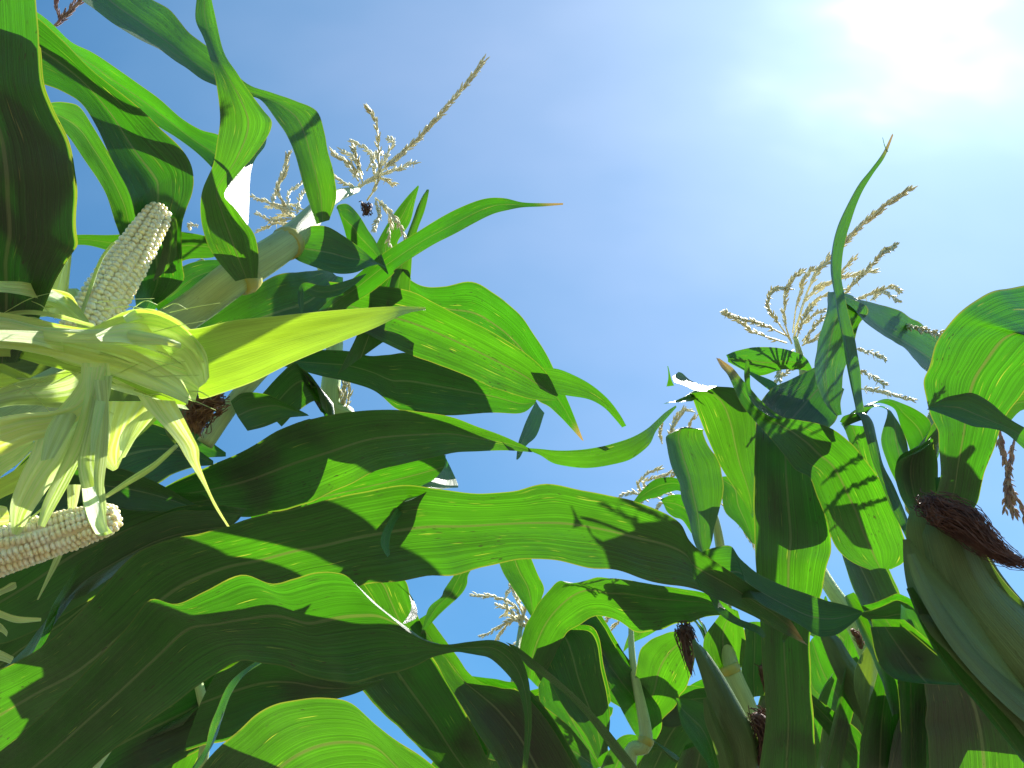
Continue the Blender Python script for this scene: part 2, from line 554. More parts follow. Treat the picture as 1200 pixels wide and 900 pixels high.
def tassel(plant, base, branches, mat=None, thick=1.0, seed=1, dens=1.0):
    """branches: lists of 3-D points; the first is the main spike (the tassel part), the others its branches"""
    rng = random.Random(seed)
    thick *= 0.64
    root = None
    for i, pts in enumerate(branches):
        mb = MB()
        length = sum((pts[k + 1] - pts[k]).length for k in range(len(pts) - 1))
        r0 = (0.0016 if i == 0 else 0.0011) * thick
        mb.tube(pts, [r0 * 1.3, r0, r0 * 0.5], 5, max(6, len(pts) * 4))
        n = int(length / 0.0042 * dens)
        bare = 0.22 if length > 0.12 else 0.1
        for k in range(n):
            t = bare + (1 - bare) * k / max(n - 1, 1)
            p = cat(pts, t)
            q = (cat(pts, min(t + 0.02, 1)) - cat(pts, max(t - 0.02, 0))).normalized()
            for s in range(3 if i == 0 else 2):
                a = q.orthogonal().normalized()
                a.rotate(Matrix.Rotation(rng.random() * 6.28, 3, q))
                dr = q * (0.9 + 0.2 * rng.random()) + a * (0.16 + 0.42 * rng.random() ** 2)
                mb.spindle(p + a * r0, dr, (0.0075 + 0.0045 * rng.random()) * (0.75 + 0.25 * thick), (0.0013 + 0.0006 * rng.random()) * thick, 4)
            if rng.random() < 0.20:            # dangling anthers
                a = Vector((rng.uniform(-1, 1), rng.uniform(-1, 1), -1.2))
                mb.spindle(p, a, 0.006 + 0.003 * rng.random(), 0.0008 * thick, 4)
        if root is None:
            root = mb.build('tassel', mat or M_TASSEL, plant)
        else:
            mb.build('tassel_branch', mat or M_TASSEL, root)
    return root

def pp(lst, d):
    """pixel polyline -> 3-D points; d is a depth or a list of control depths"""
    return [P(x, y, lin(d, i / max(len(lst) - 1, 1))) for i, (x, y) in enumerate(lst)]

def silk(parent, path, spread, n, r=0.0006, seed=3, mat=None, frizz=0.006, name='silk'):
    rng = random.Random(seed)
    mb = MB()
    mb.tube(path, [s_ * 0.5 for s_ in spread] if isinstance(spread, (list, tuple)) else spread * 0.5, 8, 14)
    for i in range(n):
        off = Vector((rng.gauss(0, 1), rng.gauss(0, 1), rng.gauss(0, 1)))
        off = off.normalized() * (0.35 + 0.75 * rng.random())
        t0, t1 = rng.random() * 0.35, 0.6 + 0.42 * rng.random()
        pts = []
        ph = rng.random() * 99
        for k in range(7):
            t = t0 + (t1 - t0) * k / 6
            p = cat(path, min(t, 1)) if t <= 1 else cat(path, 1) + (cat(path, 1) - cat(path, 0.97)) * ((t - 1) / 0.03)
            w = lin(spread, min(t, 1))
            pts.append(p + off * w + noise.noise_vector(Vector((ph, t * 7, i * 0.7))) * frizz)
        mb.tube(pts, [r, r, r * 0.6], 3, 12, cap=False)
    return mb.build(name, mat or M_SILK, parent)

def S(txt):
    out = []
    for s in txt.split(';'):
        a, b = s.strip().split('|')
        ax, ay = a.split(',')
        bx, by = b.split(',')
        out.append((float(ax), float(ay), float(bx), float(by)))
    return out
def K(txt):
    return [tuple(float(q) for q in s.split(',')) for s in txt.split()]

# ------------------------------------------------------------------ ground
def soil():
    m, t = new_mat('soil')
    L = t.links.new
    tc = N(t, 'ShaderNodeTexCoord')
    n1 = N(t, 'ShaderNodeTexNoise')
    n1.inputs['Scale'].default_value = 6
    n1.inputs['Detail'].default_value = 8
    L(tc.outputs['Object'], n1.inputs['Vector'])
    c = mix_col(t, n1.outputs[0], (0.048, 0.038, 0.024), (0.115, 0.092, 0.060))
    pr = N(t, 'ShaderNodeBsdfPrincipled')
    L(c, pr.inputs['Base Color'])
    pr.inputs['Roughness'].default_value = 0.95
    bp = N(t, 'ShaderNodeBump')
    bp.inputs['Distance'].default_value = 0.05
    L(n1.outputs[0], bp.inputs['Height'])
    L(bp.outputs[0], pr.inputs['Normal'])
    out = N(t, 'ShaderNodeOutputMaterial')
    L(pr.outputs[0], out.inputs['Surface'])
    mb = MB()
    rows = []
    xs = [-600, -120, -30] + [-8 + 0.4 * i for i in range(41)] + [30, 120, 600]
    for y in xs:
        rows.append([Vector((x, y, 0.05 * noise.noise(Vector((x * 0.9, y * 0.9, 0))) + 0.035 * math.sin(x * 8.0) * (abs(x) < 8) - 0.04)) for x in xs])
    mb.grid(rows)
    g = mb.build('ground', m)
    g['kind'] = 'structure'
soil()

# ================================================================== left side
# ---- plant whose stalk rises out of the peeled ears
A = thing('corn_plant', 'corn plant with thick pale stalk leaning up beside the upper peeled ear, long tassel spike', 'corn plant', (-0.62, 0.32, 0), 'corn plants')
a_st = [Vector((-0.62, 0.32, -0.03)), Vector((-0.56, 0.36, 0.45)), Vector((-0.44, 0.43, 0.90))] + [P(180, 392, .75), P(275, 325, .78), P(338, 283, .82), P(385, 235, .92), P(418, 222, 1.02)]
stalk(A, a_st, [.017, .0165, .016, .0155, .0165, .0145, .008, .004])
collar(A, P(284, 322, .785), P(338, 283, .82) - P(275, 325, .78), .0166)
collar(A, P(337, 285, .82), P(385, 235, .92) - P(338, 283, .82), .0145)
blade(A, 'L6', S('230,-40|246,-40; 231,-10|247,-8; 229,22|252,18; 238,42|262,62; 246,68|279,90; 255,105|307,127; 258,145|318,147; 251,190|297,182; 237,222|268,222; 235,250|282,250; 241,280|298,275; 252,302|303,300; 276,330|302,326'),
      [.74, .72, .70, .70, .70, .71, .74, .775], tilt=[.2, .5, .3, -.2, -.3, .3, .2], fold=.10,
      extra=[dict(st=S('297,182|313,156; 284,196|309,172; 272,212|297,190; 262,230|294,214; 276,246|293,240; 290,264|291,262'), d=.71, plane=(285, 210, .715, shine(285, 210, .17)), rip=.06, fold=.05)])
blade(A, 'L7', S('371,263|386,258; 359,228|394,232; 352,205|391,205; 345,180|385,180; 336,158|381,155; 325,143|371,128; 307,119|345,118; 288,112|318,108; 262,104|290,98; 240,96|264,74; 215,80|236,52; 185,58|212,28; 150,37|188,2; 110,10|160,-20; 60,-30|120,-60'),
      [.83, .81, .80, .80, .78, .76, .75], tilt=[.3, .6, .6, .4, .3, .9, 1.5, 1.5, 1.5], fold=.10)
blade(A, 'L9', S('335,279|341,300; 348,269|352,307; 365,264|375,315; 385,266|397,319; 405,278|417,319; 425,293|433,312; 440,306|444,310; 452,312|453,315'), [.82, .83, .84, .86], tilt=[-.2, -.5], fold=.16)
blade(A, 'L10', S('365,372|398,372; 375,362|410,358; 400,338|434,343; 430,312|460,322; 458,291|464,315; 487,273|502,290; 513,257|529,276; 540,243|553,263; 567,233|577,251; 590,232|596,246; 612,237|613,243; 635,238|636,242; 660,238|660,240'),
      [.86, .82, .80, .80, .82], dry='end', tilt=[.3, -.2, .3], fold=.18, rip=.06)
blade(A, 'L13', S('385,330|410,380; 412,333|432,392; 442,335|455,404; 477,340|480,416; 510,355|510,426; 550,375|543,439; 590,397|577,453; 620,417|605,463; 641,438|628,469; 654,463|651,469'), [.93, .93, .94, .95, .97], tilt=[.1, .3, .1], fold=.10,
      extra=[dict(st=S('628,430|636,452; 645,431|652,461; 662,435|667,464; 690,449|690,468; 712,467|707,477; 726,485|719,489; 734,499|729,501'), d=[.97, .98, 1.0], rip=.03),
             dict(st=S('628,470|638,484; 618,490|629,510; 612,505|617,522; 607,520|610,535; 605,538|606,539'), d=.975, plane=(620, 500, .975, shine(620, 500, .45)), rip=.03)])
blade(A, 'L30', S('205,378|235,440; 240,368|265,425; 290,340|310,412; 325,322|345,405; 350,319|380,385; 372,317|400,350; 388,318|402,325'), [.80, .84, .88, .92], tilt=.2, fold=.15)
blade(A, 'L30b', S('430,320|410,338; 405,329|395,347; 380,335|372,349; 358,331|356,342; 350,338|357,347; 349,352|356,356; 352,366|355,367'), [.80, .79, .78], tilt=[-.5, .4], fold=.05, rip=.03)
blade(A, 'L11', S('394,244|396,247; 396,240|403,268; 407,239|408,282; 418,249|420,293; 430,268|432,302; 441,285|445,312; 455,320|455,322'), [.98, 1.0, 1.0], tilt=[.4, .2], fold=.12)
main = pp(K('418,222 445,202 462,188 487,165 515,135 545,100 567,71'), [1.02, 1.05, 1.08])
br = [pp(K(s), [1.03, d2]) for s, d2 in (
    ('430,235 442,215 444,183 442,153 438,137 432,128', 1.0), ('392,236 423,217 447,205 467,198 485,191', 1.1),
    ('440,232 456,246 468,263 475,278', .99), ('447,235 457,255 455,284', 1.02), ('440,232 444,252 438,268', .98),
    ('440,215 437,185 425,172 412,166', 1.1), ('425,215 418,190 402,177', 1.06), ('420,212 405,190 388,178', 1.1),
    ('440,205 452,185 460,168 455,162', 1.06), ('430,215 445,208 460,214', 1.03), ('418,222 402,214 385,205', 1.06),
    ('420,208 413,195 393,182', 1.0), ('430,200 440,182 448,180', 1.1), ('425,205 416,182 414,173', .98))]
tassel(A, None, [main] + br, thick=1.25, seed=4)
# withered spikelet knot hanging in the tassel
silk(A, pp(K('424,238 430,245 428,252'), 1.0), [.004, .008, .003], 30, .0006, 8, M_SILK, .004, 'withered_knot')

# ---- plant at the frame's left edge
B = thing('corn_plant', 'corn plant with a big dark shaded leaf hanging along the left edge of the photo', 'corn plant', (-0.85, 0.55, 0), 'corn plants')
stalk(B, [Vector((-.85, .55, -.03)), Vector((-.80, .58, .7)), P(-150, 420, .78), P(-140, 200, .85), P(-120, 0, 1.0), P(-60, -160, 1.1)], [.015, .015, .014, .012, .009, .006])
blade(B, 'L1', S('-95,-60|40,-60; -92,-20|43,0; -92,40|46,40; -92,90|48,92; -90,125|60,128; -88,165|79,168; -88,210|88,212; -86,250|90,250; -84,285|91,284; -76,312|80,304; -62,345|66,325; -40,390|45,370; -20,430|20,425'),
      [.50, .50, .51, .54, .58], tilt=[.3, .1, -.1], fold=.10, under=[(.14, 1, .003, .0, .02)])
blade(B, 'L2', S('-30,-30|-20,70; 15,0|20,90; 47,24|52,99; 75,50|75,108; 103,78|96,122; 130,100|114,150; 158,122|130,185; 185,147|146,215; 213,173|154,236; 228,200|159,250; 225,225|163,270; 213,262|158,290; 213,305|157,320; 214,328|158,346; 195,350|160,362; 176,368|163,368'),
      [.60, .62, .64, .67, .72, .78], tilt=[.4, .3, -.2, -.4, .2], fold=[.12, .22, .12])
blade(B, 'L3', S('15,150|20,175; 38,126|45,150; 53,121|62,143; 75,120|80,160; 93,125|98,187; 110,150|114,210; 130,183|127,233; 150,216|138,268; 158,245|146,290; 168,280|158,310; 205,255|190,285; 207,300|180,330'), [.78, .76, .76, .78], tilt=[-.3, .3], fold=.10)
blade(B, 'L4', S('20,0|30,50; 55,22|65,62; 82,48|88,80; 108,61|108,95; 135,79|132,112; 162,98|158,128; 187,116|182,146; 212,138|208,162; 235,152|232,180; 260,160|252,200; 275,185|262,215'), [.80, .78, .78, .80], tilt=[.4, -.3], fold=.2)
blade(B, 'L31', S('40,278|45,300; 92,275|92,287; 135,275|135,296; 190,270|190,312; 225,273|222,304; 250,280|248,302; 262,290|262,296'), [.86, .9], tilt=.4, fold=.12)
blade(B, 'L32', S('170,340|190,372; 205,318|215,350; 225,308|235,335; 250,304|256,325; 275,306|278,316'), [.84, .88], tilt=-.5, fold=.12)
stalk(B, pp(K('150,380 205,330 240,308'), [.92, .96]), [.008, .006], 'shoot')
tassel(B, None, [pp(K('58,36 72,22 82,12 98,-6 110,-30'), .95), pp(K('70,24 66,5 70,-20'), .95)], M_PURPLE, 1.2, 5)

# ---- plant behind: second tassel, broad blades in the centre left
D = thing('corn_plant', 'corn plant with wide drooping lit blades below the horizontal yellow-green husk tip', 'corn plant', (-0.55, 0.95, 0), 'corn plants')
stalk(D, [Vector((-.55, .95, -.03)), Vector((-.5, .92, .8)), P(385, 540, 1.08), P(386, 470, 1.10), P(392, 380, 1.12), P(372, 300, 1.16), P(345, 255, 1.2)], [.014, .014, .013, .013, .010, .005, .003])
blade(D, 'L12a', S('425,400|460,380; 432,340|470,330; 436,300|468,300; 443,282|466,284; 457,257|480,262; 475,233|486,238; 490,217|491,219'), [1.12, 1.12, 1.1], tilt=.3, fold=.15)
blade(D, 'L12b', S('450,370|480,345; 460,320|482,310; 470,293|486,280; 482,262|496,250; 490,240|503,225; 500,222|502,222'), [1.14, 1.12], tilt=.3, fold=.12)
blade(D, 'L12c', S('395,440|450,400; 415,400|455,372; 430,365|462,345; 440,335|470,322; 462,312|478,316; 480,326|482,328'), [1.10, 1.1], tilt=.1, fold=.12)
blade(D, 'L15', S('430,360|440,395; 452,318|465,370; 462,314|480,365; 483,330|497,372; 500,336|510,385; 523,335|530,392; 553,330|555,405; 580,345|580,420; 605,364|600,440; 625,391|617,458; 641,416|631,470; 655,446|645,478; 669,478|660,492; 684,517|682,516'),
      [1.03, 1.02, 1.02, 1.05], dry='end', tilt=[.4, .2, .3], fold=.12)
blade(D, 'L16', S('310,410|315,425; 345,411|348,433; 380,410|378,441; 410,412|405,447; 433,417|438,458; 455,416|462,478; 483,414|480,482; 530,426|525,486; 580,446|575,484; 613,463|610,484; 629,468|627,473'),
      [.98, 1.0, 1.02], tilt=[-.6, .3, .15, .2], fold=[.2, .06])
blade(D, 'L16b', S('425,370|420,400; 455,372|455,402; 480,378|482,405; 500,392|500,408'), [1.15], tilt=.2)
blade(D, 'L33', S('300,470|330,500; 335,432|350,480; 345,425|372,470; 352,430|380,490; 368,445|392,500; 378,478|396,510'), [1.02, 1.05], tilt=.4, fold=.15)
blade(D, 'L34', S('270,470|290,505; 285,460|310,500; 312,462|335,490; 340,475|356,488; 360,485|365,488'), [.96, 1.0], tilt=.3, fold=.15)
tassel(D, None, [pp(K('345,255 325,225 333,205 338,182'), 1.2)] + [pp(K(s), [1.18, 1.24]) for s in (
    '318,240 324,222 338,182', '345,250 322,240 295,230', '345,256 330,246 322,240', '350,248 330,241 315,242', '356,246 342,240 330,242',
    '350,262 325,262 303,270', '352,258 335,252 318,258', '345,256 320,258 300,250', '232,264 222,264 222,266', '348,250 352,232 360,218', '340,250 338,228 352,215')], thick=1.2, seed=9)
tassel(D, None, [pp(K('402,478 404,462 404,448'), 1.1), pp(K('406,478 410,462 408,450'), 1.1), pp(K('400,475 398,460 392,446'), 1.1)], thick=1.3, seed=19)

# ---- plant that sends the long blades across the foreground
E = thing('corn_plant', 'corn plant whose longest lit blade and dark wavy blade stretch across from lower left', 'corn plant', (-0.95, 0.50, 0), 'corn plants')
stalk(E, [Vector((-.95, .50, -.03)), Vector((-.90, .48, .5)), P(-150, 860, .82), P(-140, 650, .86), P(-120, 450, .92), P(-100, 250, 1.0)], [.016, .016, .015, .014, .012, .008])
blade(E, 'L17', S('120,610|130,630; 160,590|165,612; 196,569|205,596; 237,550|248,602; 290,526|292,606; 340,499|345,595; 383,487|390,578; 430,481|440,552; 480,482|492,540; 527,488|530,531; 560,500|562,529; 590,511|593,528; 620,525|624,530'),
      [.82, .82, .83, .85, .87], tilt=[-.2, .3, .2, .1], fold=.12, under=[(.1, .5, .012, .03, .02)],
      extra=[dict(st=S('618,525|620,528; 632,526|634,534; 650,528|645,541; 668,528|657,545; 690,526|686,549; 715,521|712,546; 738,513|738,538; 757,503|760,522; 768,494|769,505; 780,483|781,491; 792,475|793,477'), d=[.87, .88, .90, .93], tilt=[.9, 1.1, .6], rip=.04)])
blade(E, 'L17b', S('290,600|300,620; 340,570|350,612; 390,560|400,600; 440,548|445,590; 480,538|485,580; 508,533|512,570; 522,533|525,562'), [.90, .90, .91], tilt=.2, fold=.12,
      extra=[dict(st=S('519,530|522,545; 530,552|517,553; 537,570|508,562; 530,572|496,568; 508,574|482,578; 492,580|474,588'), d=[.90, .72, 0.600], tilt=[.6, .5, .3], rip=.02),
             dict(st=S('506,570|482,577; 490,582|470,588; 474,598|458,606; 464,612|449,622; 458,626|446,636; 456,640|449,645; 457,650|454,653'), d=0.610, plane=(462, 615, 0.610, shine(462, 615, .22)), rip=.02)])
blade(E, 'L18', S('-120,850|-90,950; -40,800|-10,910; 20,775|55,860; 62,748|110,835; 107,703|175,790; 157,650|240,745; 205,631|300,715; 255,618|345,706; 300,606|385,695; 340,598|418,688; 382,586|450,682; 430,576|500,675; 472,568|535,673; 517,574|570,665; 559,578|610,656; 600,574|650,657; 640,567|690,666; 690,577|730,671; 734,585|765,682; 770,597|797,686; 797,613|820,692; 809,634|830,698; 826,650|850,706; 850,666|880,721; 880,686|898,731; 905,703|912,739; 925,725|930,748; 940,748|948,757'),
      [.80, .76, .74, .74, .75, .77, .80, .84], dry='end', tilt=[.3, .25, .2, .3, .5], fold=.09, rip=.07,
      extra=[dict(st=S('808,634|818,648; 817,655|830,668; 822,677|836,690; 831,699|845,708; 843,719|855,717; 860,731|868,726; 885,741|890,734; 894,748|898,745'), d=[.82, .80, .80], tilt=[.9, .6, .9], rip=.03),
             dict(st=S('900,697|893,712; 918,712|905,722; 929,724|920,728; 929,738|922,736; 921,750|917,746; 918,753|917,752'), d=[.84, .83], tilt=[.6, -.4], rip=.02)])
blade(E, 'L20', S('-60,930|-20,1000; 20,865|60,940; 70,818|120,890; 110,777|165,855; 150,733|215,815; 177,702|250,790; 207,708|285,772; 240,693|318,776; 281,675|350,787; 320,683|383,796; 345,677|403,796; 370,668|420,797; 393,668|443,793; 411,674|467,788; 435,701|490,779; 457,720|503,773; 480,740|517,769; 503,752|535,765; 525,755|548,766; 550,752|560,768; 578,750|572,771; 597,757|583,779; 611,772|597,793; 619,795|606,806; 622,820|613,830; 623,853|615,856; 618,905|612,905; 615,950|611,950'),
      [.66, .63, .61, .60, .60, .61, .62, .62], dry='end', tilt=[.4, .3, .35, .3, -.2], fold=.12, rip=.07,
      extra=[dict(st=S('592,752|600,760; 606,758|614,776; 622,770|622,784; 650,793|642,797; 677,817|668,819; 704,845|694,848; 730,877|718,882; 752,905|740,908'), d=[.615, .63, .66, .70], tilt=[.7, .3], rip=.03)])
blade(E, 'L35', S('60,560|60,600; 100,548|110,585; 120,549|128,592; 140,549|152,598; 172,560|185,600; 200,574|213,602; 227,590|238,604; 252,603|262,612'), [.80, .82], tilt=[.2, -.2], fold=.15)
blade(E, 'L36', S('40,760|-10,800; 70,690|30,760; 105,650|60,720; 150,620|110,690; 200,600|160,660; 240,598|215,640; 280,604|260,625'), [.84, .86, .88], tilt=.3, fold=.1, under=[(0, 1, .012, .02, .03)])
blade(E, 'L36b', S('-40,690|-20,760; 20,640|40,740; 70,600|110,700; 120,590|170,660; 160,585|215,630; 220,590|240,606'), [.92, .94], tilt=.3, fold=.1, under=[(0, 1, .02, .02, .02)])
blade(E, 'L36c', S('-60,640|-40,720; 10,560|30,650; 60,510|110,610; 120,490|180,570; 190,500|215,550; 250,540|250,545'), [.95, 1.0], tilt=-.2, fold=.1, under=[(0, 1, .02, .02, .02)])
blade(E, 'L21', S('190,1000|280,1050; 215,940|300,1010; 240,893|330,985; 277,859|360,960; 300,838|385,945; 325,822|405,940; 352,816|430,935; 383,816|450,935; 412,823|470,945; 440,846|490,965; 470,872|510,990; 510,903|540,1020'),
      [.50, .47, .45, .45, .47], tilt=[.5, .6, .5], fold=.05, rip=.05)
blade(E, 'L37', S('253,788|215,880; 290,768|260,870; 320,765|300,850; 350,775|335,835; 385,793|370,825; 420,800|410,815; 450,795|445,800'), [.86, .88, .90], tilt=.2, fold=.14, under=[(0, .8, .012, .03, .03)])
blade(E, 'L38', S('270,770|200,905; 262,800|180,905; 235,830|150,905; 215,850|140,910'), [.95], tilt=.2, under=[(0, 1, .015, .02, .02)])
blade(E, 'L39', S('318,770|300,775; 288,790|268,800; 268,820|250,840; 258,850|238,880; 240,890|222,905'), [.80, .76], tilt=[.9, .8], fold=.08, mat=M_LEAF)
blade(E, 'L47', S('-40,960|-10,1010; 40,895|80,960; 110,845|160,915; 190,805|240,875; 260,782|290,830; 320,768|328,782'), [.90, .92, .95], tilt=.2, fold=.14, under=[(0, 1, .012, .02, .03)])
blade(E, 'L48', S('-60,800|-60,870; 0,745|20,800; 60,700|90,760; 110,662|140,715; 165,630|180,660; 205,610|208,615'), [.86, .88], tilt=.2, fold=.12, under=[(0, 1, .012, .02, .03)])
blade(E, 'L49', S('150,905|215,930; 175,860|240,880; 210,820|268,840; 250,800|285,812; 280,795|284,800'), [1.0], tilt=.3, fold=.12)
stalk(E, pp(K('236,905 242,850 236,815 232,800'), .95), [.006, .005], 'shoot')

# ---- plant behind the foreground blades, bottom centre
G = thing('corn_plant', 'corn plant with small pale tassel in the sky gap under the longest lit blade', 'corn plant', (-0.05, 1.35, 0), 'corn plants')
stalk(G, [Vector((-.05, 1.35, -.03)), Vector((-.03, 1.33, .7)), P(600, 900, 1.35), P(603, 800, 1.45), P(610, 735, 1.55)], [.014, .013, .010, .007, .004])
blade(G, 'L22', S('370,740|450,720; 390,765|480,735; 413,797|508,772; 433,820|523,797; 450,838|541,827; 467,853|557,858; 490,876|572,892; 520,905|590,925'), [.88, .90, .92], tilt=[.2, .3], fold=.14, under=[(.1, .9, .010, .03, .03)])
blade(G, 'L23', S('480,735|500,720; 495,760|535,768; 510,775|548,787; 523,800|565,800; 540,827|588,806; 560,860|612,812; 580,890|645,850; 600,930|680,910'), [.98, 1.0, 1.02], tilt=[.3, .2], fold=.14, under=[(.45, 1, .012, .02, .02)])
blade(G, 'L24', S('500,760|450,770; 500,742|450,755; 490,722|440,735; 480,700|430,712; 472,680|420,695; 445,672|415,680; 425,675|412,678'), [.95, .94], tilt=.3, fold=.12,
      extra=[dict(st=S('466,675|470,682; 474,683|478,692; 480,700|487,708; 482,712|489,722; 478,722|484,727; 472,730|474,731'), d=.93, plane=(478, 705, .93, shine(478, 705, .3)), rip=.02)])
blade(G, 'L25', S('560,640|585,640; 545,662|566,655; 535,670|550,672; 521,690|547,685; 517,700|540,697; 503,713|523,713; 497,728|507,729; 493,742|494,744'), [.92, .93], tilt=[.3, .9], fold=.10)
blade(G, 'L26', S('575,640|610,620; 583,655|622,652; 590,672|630,672; 600,688|638,690; 612,706|634,706; 622,722|630,728'), [1.38, 1.4], tilt=.2, fold=.15)
blade(G, 'L27', S('612,790|630,805; 608,770|640,785; 612,742|655,760; 626,714|667,742; 643,690|690,728; 657,678|712,726; 675,680|735,732; 700,674|755,739; 728,678|777,737; 755,684|797,733; 790,690|818,727; 822,697|838,722; 850,714|855,722'),
      [1.24, 1.22, 1.20, 1.2], tilt=[.3, .5, .2], fold=.15, under=[(.52, 1, .012, .22, .02)])
blade(G, 'L23b', S('548,800|540,870; 585,803|575,890; 615,812|610,895; 640,830|640,900; 665,850|670,905; 690,880|700,910'), [1.15, 1.2], tilt=-.2, fold=.1)
blade(G, 'L23c', S('500,905|560,930; 540,840|575,880; 560,828|590,868; 580,830|600,860; 605,845|612,862; 630,870|630,876'), [1.08], tilt=.3, fold=.1)
tassel(G, None, [pp(K('610,745 612,725 618,705 622,680'), 1.55)] + [pp(K(s), [1.55, 1.58]) for s in (
    '615,735 603,710 580,700 555,697', '612,735 597,715 584,710', '615,735 600,725 585,735 566,745', '618,735 605,725 592,735 583,748',
    '605,728 592,705 597,688', '612,730 603,712 590,722', '615,725 605,700 600,688', '620,740 612,715 606,700', '618,745 608,752 600,757', '622,730 612,722 598,722')], thick=1.5, seed=21)

# ---- middle plants
H = thing('corn_plant', 'small corn plant with yellowish collar and one drooping blade, at bottom centre right', 'corn plant', (0.22, 1.45, 0), 'corn plants')
stalk(H, [Vector((.22, 1.45, -.03)), Vector((.22, 1.42, .7)), P(738, 915, 1.34), P(757, 868, 1.36), P(742, 780, 1.40), P(739, 726, 1.45)], [.015, .014, .0118, .0112, .006, .004])
collar(H, P(757, 868, 1.36), P(757, 868, 1.36) - P(738, 915, 1.34), .0115)
blade(H, 'L40', S('752,872|768,868; 738,850|775,853; 722,820|772,829; 705,790|755,806; 690,760|738,782; 676,738|722,758; 664,726|708,735; 650,722|692,716; 640,730|672,712'), [1.36, 1.33, 1.32, 1.36], tilt=[.2, .4, -.4], fold=.16, under=[(.3, 1, .012, .02, .02)])
blade(H, 'L41', S('640,742|668,738; 633,762|690,740; 638,785|700,755; 650,810|705,785; 665,835|712,815; 685,860|715,845; 700,890|712,880'), [1.30, 1.28, 1.27], tilt=[-.5, .3], fold=.12, under=[(0, .8, .012, .02, .02)])
blade(H, 'L42', S('630,790|655,780; 632,820|672,800; 645,845|690,830; 665,875|705,860; 690,905|720,895'), [1.45], tilt=.3, fold=.12)
blade(H, 'L50', S('620,905|690,905; 640,870|700,870; 668,845|712,848; 695,835|715,838'), [1.55], tilt=.2, under=[(0, 1, .02, .02, .02)])
blade(H, 'L51', S('655,760|665,790; 680,765|690,800; 705,778|705,812; 728,800|720,825; 742,825|735,835'), [1.5], tilt=.3)
blade(H, 'L52', S('560,905|640,905; 575,860|645,860; 600,825|650,835; 628,815|648,822'), [1.5], tilt=.2, under=[(0, 1, .02, .02, .02)])
blade(H, 'L43', S('730,765|760,745; 738,740|778,735; 752,720|800,728; 775,712|822,735; 800,715|830,755; 820,735|826,790'), [1.62, 1.6], tilt=.2, fold=.1, under=[(.4, 1, .012, .02, .02)])
blade(H, 'L44', S('745,830|760,860; 745,800|790,830; 748,770|800,810; 760,750|810,790; 785,740|815,770; 806,745|818,755'), [1.55, 1.5], tilt=.3, fold=.1)
blade(H, 'L45', S('764,815|772,850; 780,806|790,852; 800,803|810,845; 827,806|835,835; 850,815|850,830'), [1.45], tilt=.2, fold=.14)
blade(H, 'L46', S('700,905|745,905; 712,880|752,890; 735,860|770,880; 765,870|800,900; 790,890|815,915'), [1.5], tilt=.3)
tassel(H, None, [pp(K('739,726 735,712 728,703'), 1.5)] + [pp(K(s), [1.5, 1.55]) for s in (
    '738,728 722,712 708,713', '738,728 728,716 713,722', '738,728 718,722 705,732', '738,725 726,712 714,706', '740,725 732,722 718,735', '738,728 712,718 700,724', '738,722 728,708 720,712')], thick=1.5, seed=23)
mb = MB()

# ================================================================== right side
I = thing('corn_plant', 'corn plant with golden tassel and upright curved blade tip, under the sun glare', 'corn plant', (0.40, 0.98, 0), 'corn plants')
stalk(I, [Vector((.40, .98, -.03)), Vector((.40, .98, .6)), P(932, 900, 1.08), P(928, 640, 1.10), P(942, 500, 1.12), P(942, 440, 1.15), P(932, 395, 1.18)], [.015, .015, .014, .013, .010, .006, .003])
blade(I, 'R1', S('839,419|843,420; 845,430|858,431; 853,440|868,443; 861,458|880,456; 868,473|893,470; 879,487|915,487; 890,500|938,492; 903,514|958,496; 918,533|977,503; 931,550|995,516; 948,560|1012,536; 957,583|1032,566; 966,605|1046,594; 973,628|1057,620; 984,647|1065,645; 1000,660|1058,660; 1020,668|1045,668'),
      [.80, .79, .79, .80, .83], dry='start', tilt=[.5, .2, .1, .2], fold=.10, rip=.06,
      extra=[dict(st=S('874,423|878,424; 872,437|879,440; 873,450|880,455; 876,462|888,466; 884,475|902,482; 900,487|918,492'), d=[.775, .785, .79], tilt=.6, rip=.03)])
blade(I, 'R2', S('884,610|880,614; 872,588|887,585; 858,568|888,560; 845,548|888,542; 835,527|887,515; 827,508|886,490; 818,485|880,468; 812,468|865,456; 808,461|840,453'), [.92, .92, .91, .90], tilt=[.2, -.1, -.2], fold=.08,
      extra=[dict(st=S('812,468|842,452; 800,469|833,453; 790,470|822,453; 783,472|812,459; 777,474|800,465'), d=.9, plane=(805, 460, .90, shine(805, 460, .15)), rip=.06, fold=.05),
             dict(st=S('840,452|838,458; 825,451|818,458; 810,446|802,452; 800,438|791,448; 795,436|788,441'), d=.9, plane=(812, 450, .895, shine(812, 450, .15)), rip=.06, fold=.05),
             dict(st=S('790,452|781,453; 787,445|783,444; 785,437|783,436; 783,429|782,429'), d=.89, rip=.02)])
blade(I, 'R3', S('955,430|990,455; 930,442|985,470; 905,455|980,492; 890,474|966,508; 886,500|958,525; 884,540|960,555; 883,580|968,600; 884,620|974,640; 885,655|968,662; 888,690|963,692; 890,720|952,722; 891,745|949,745; 893,780|950,785; 896,815|952,825; 897,850|954,855; 890,905|956,905; 888,950|956,950'),
      [.98, .90, .88, .88, .90], tilt=[-.5, .1, .1], fold=.07, rip=.06, under=[(.10, .47, .012, .02, .03), (.60, 1, .012, .02, .03)])
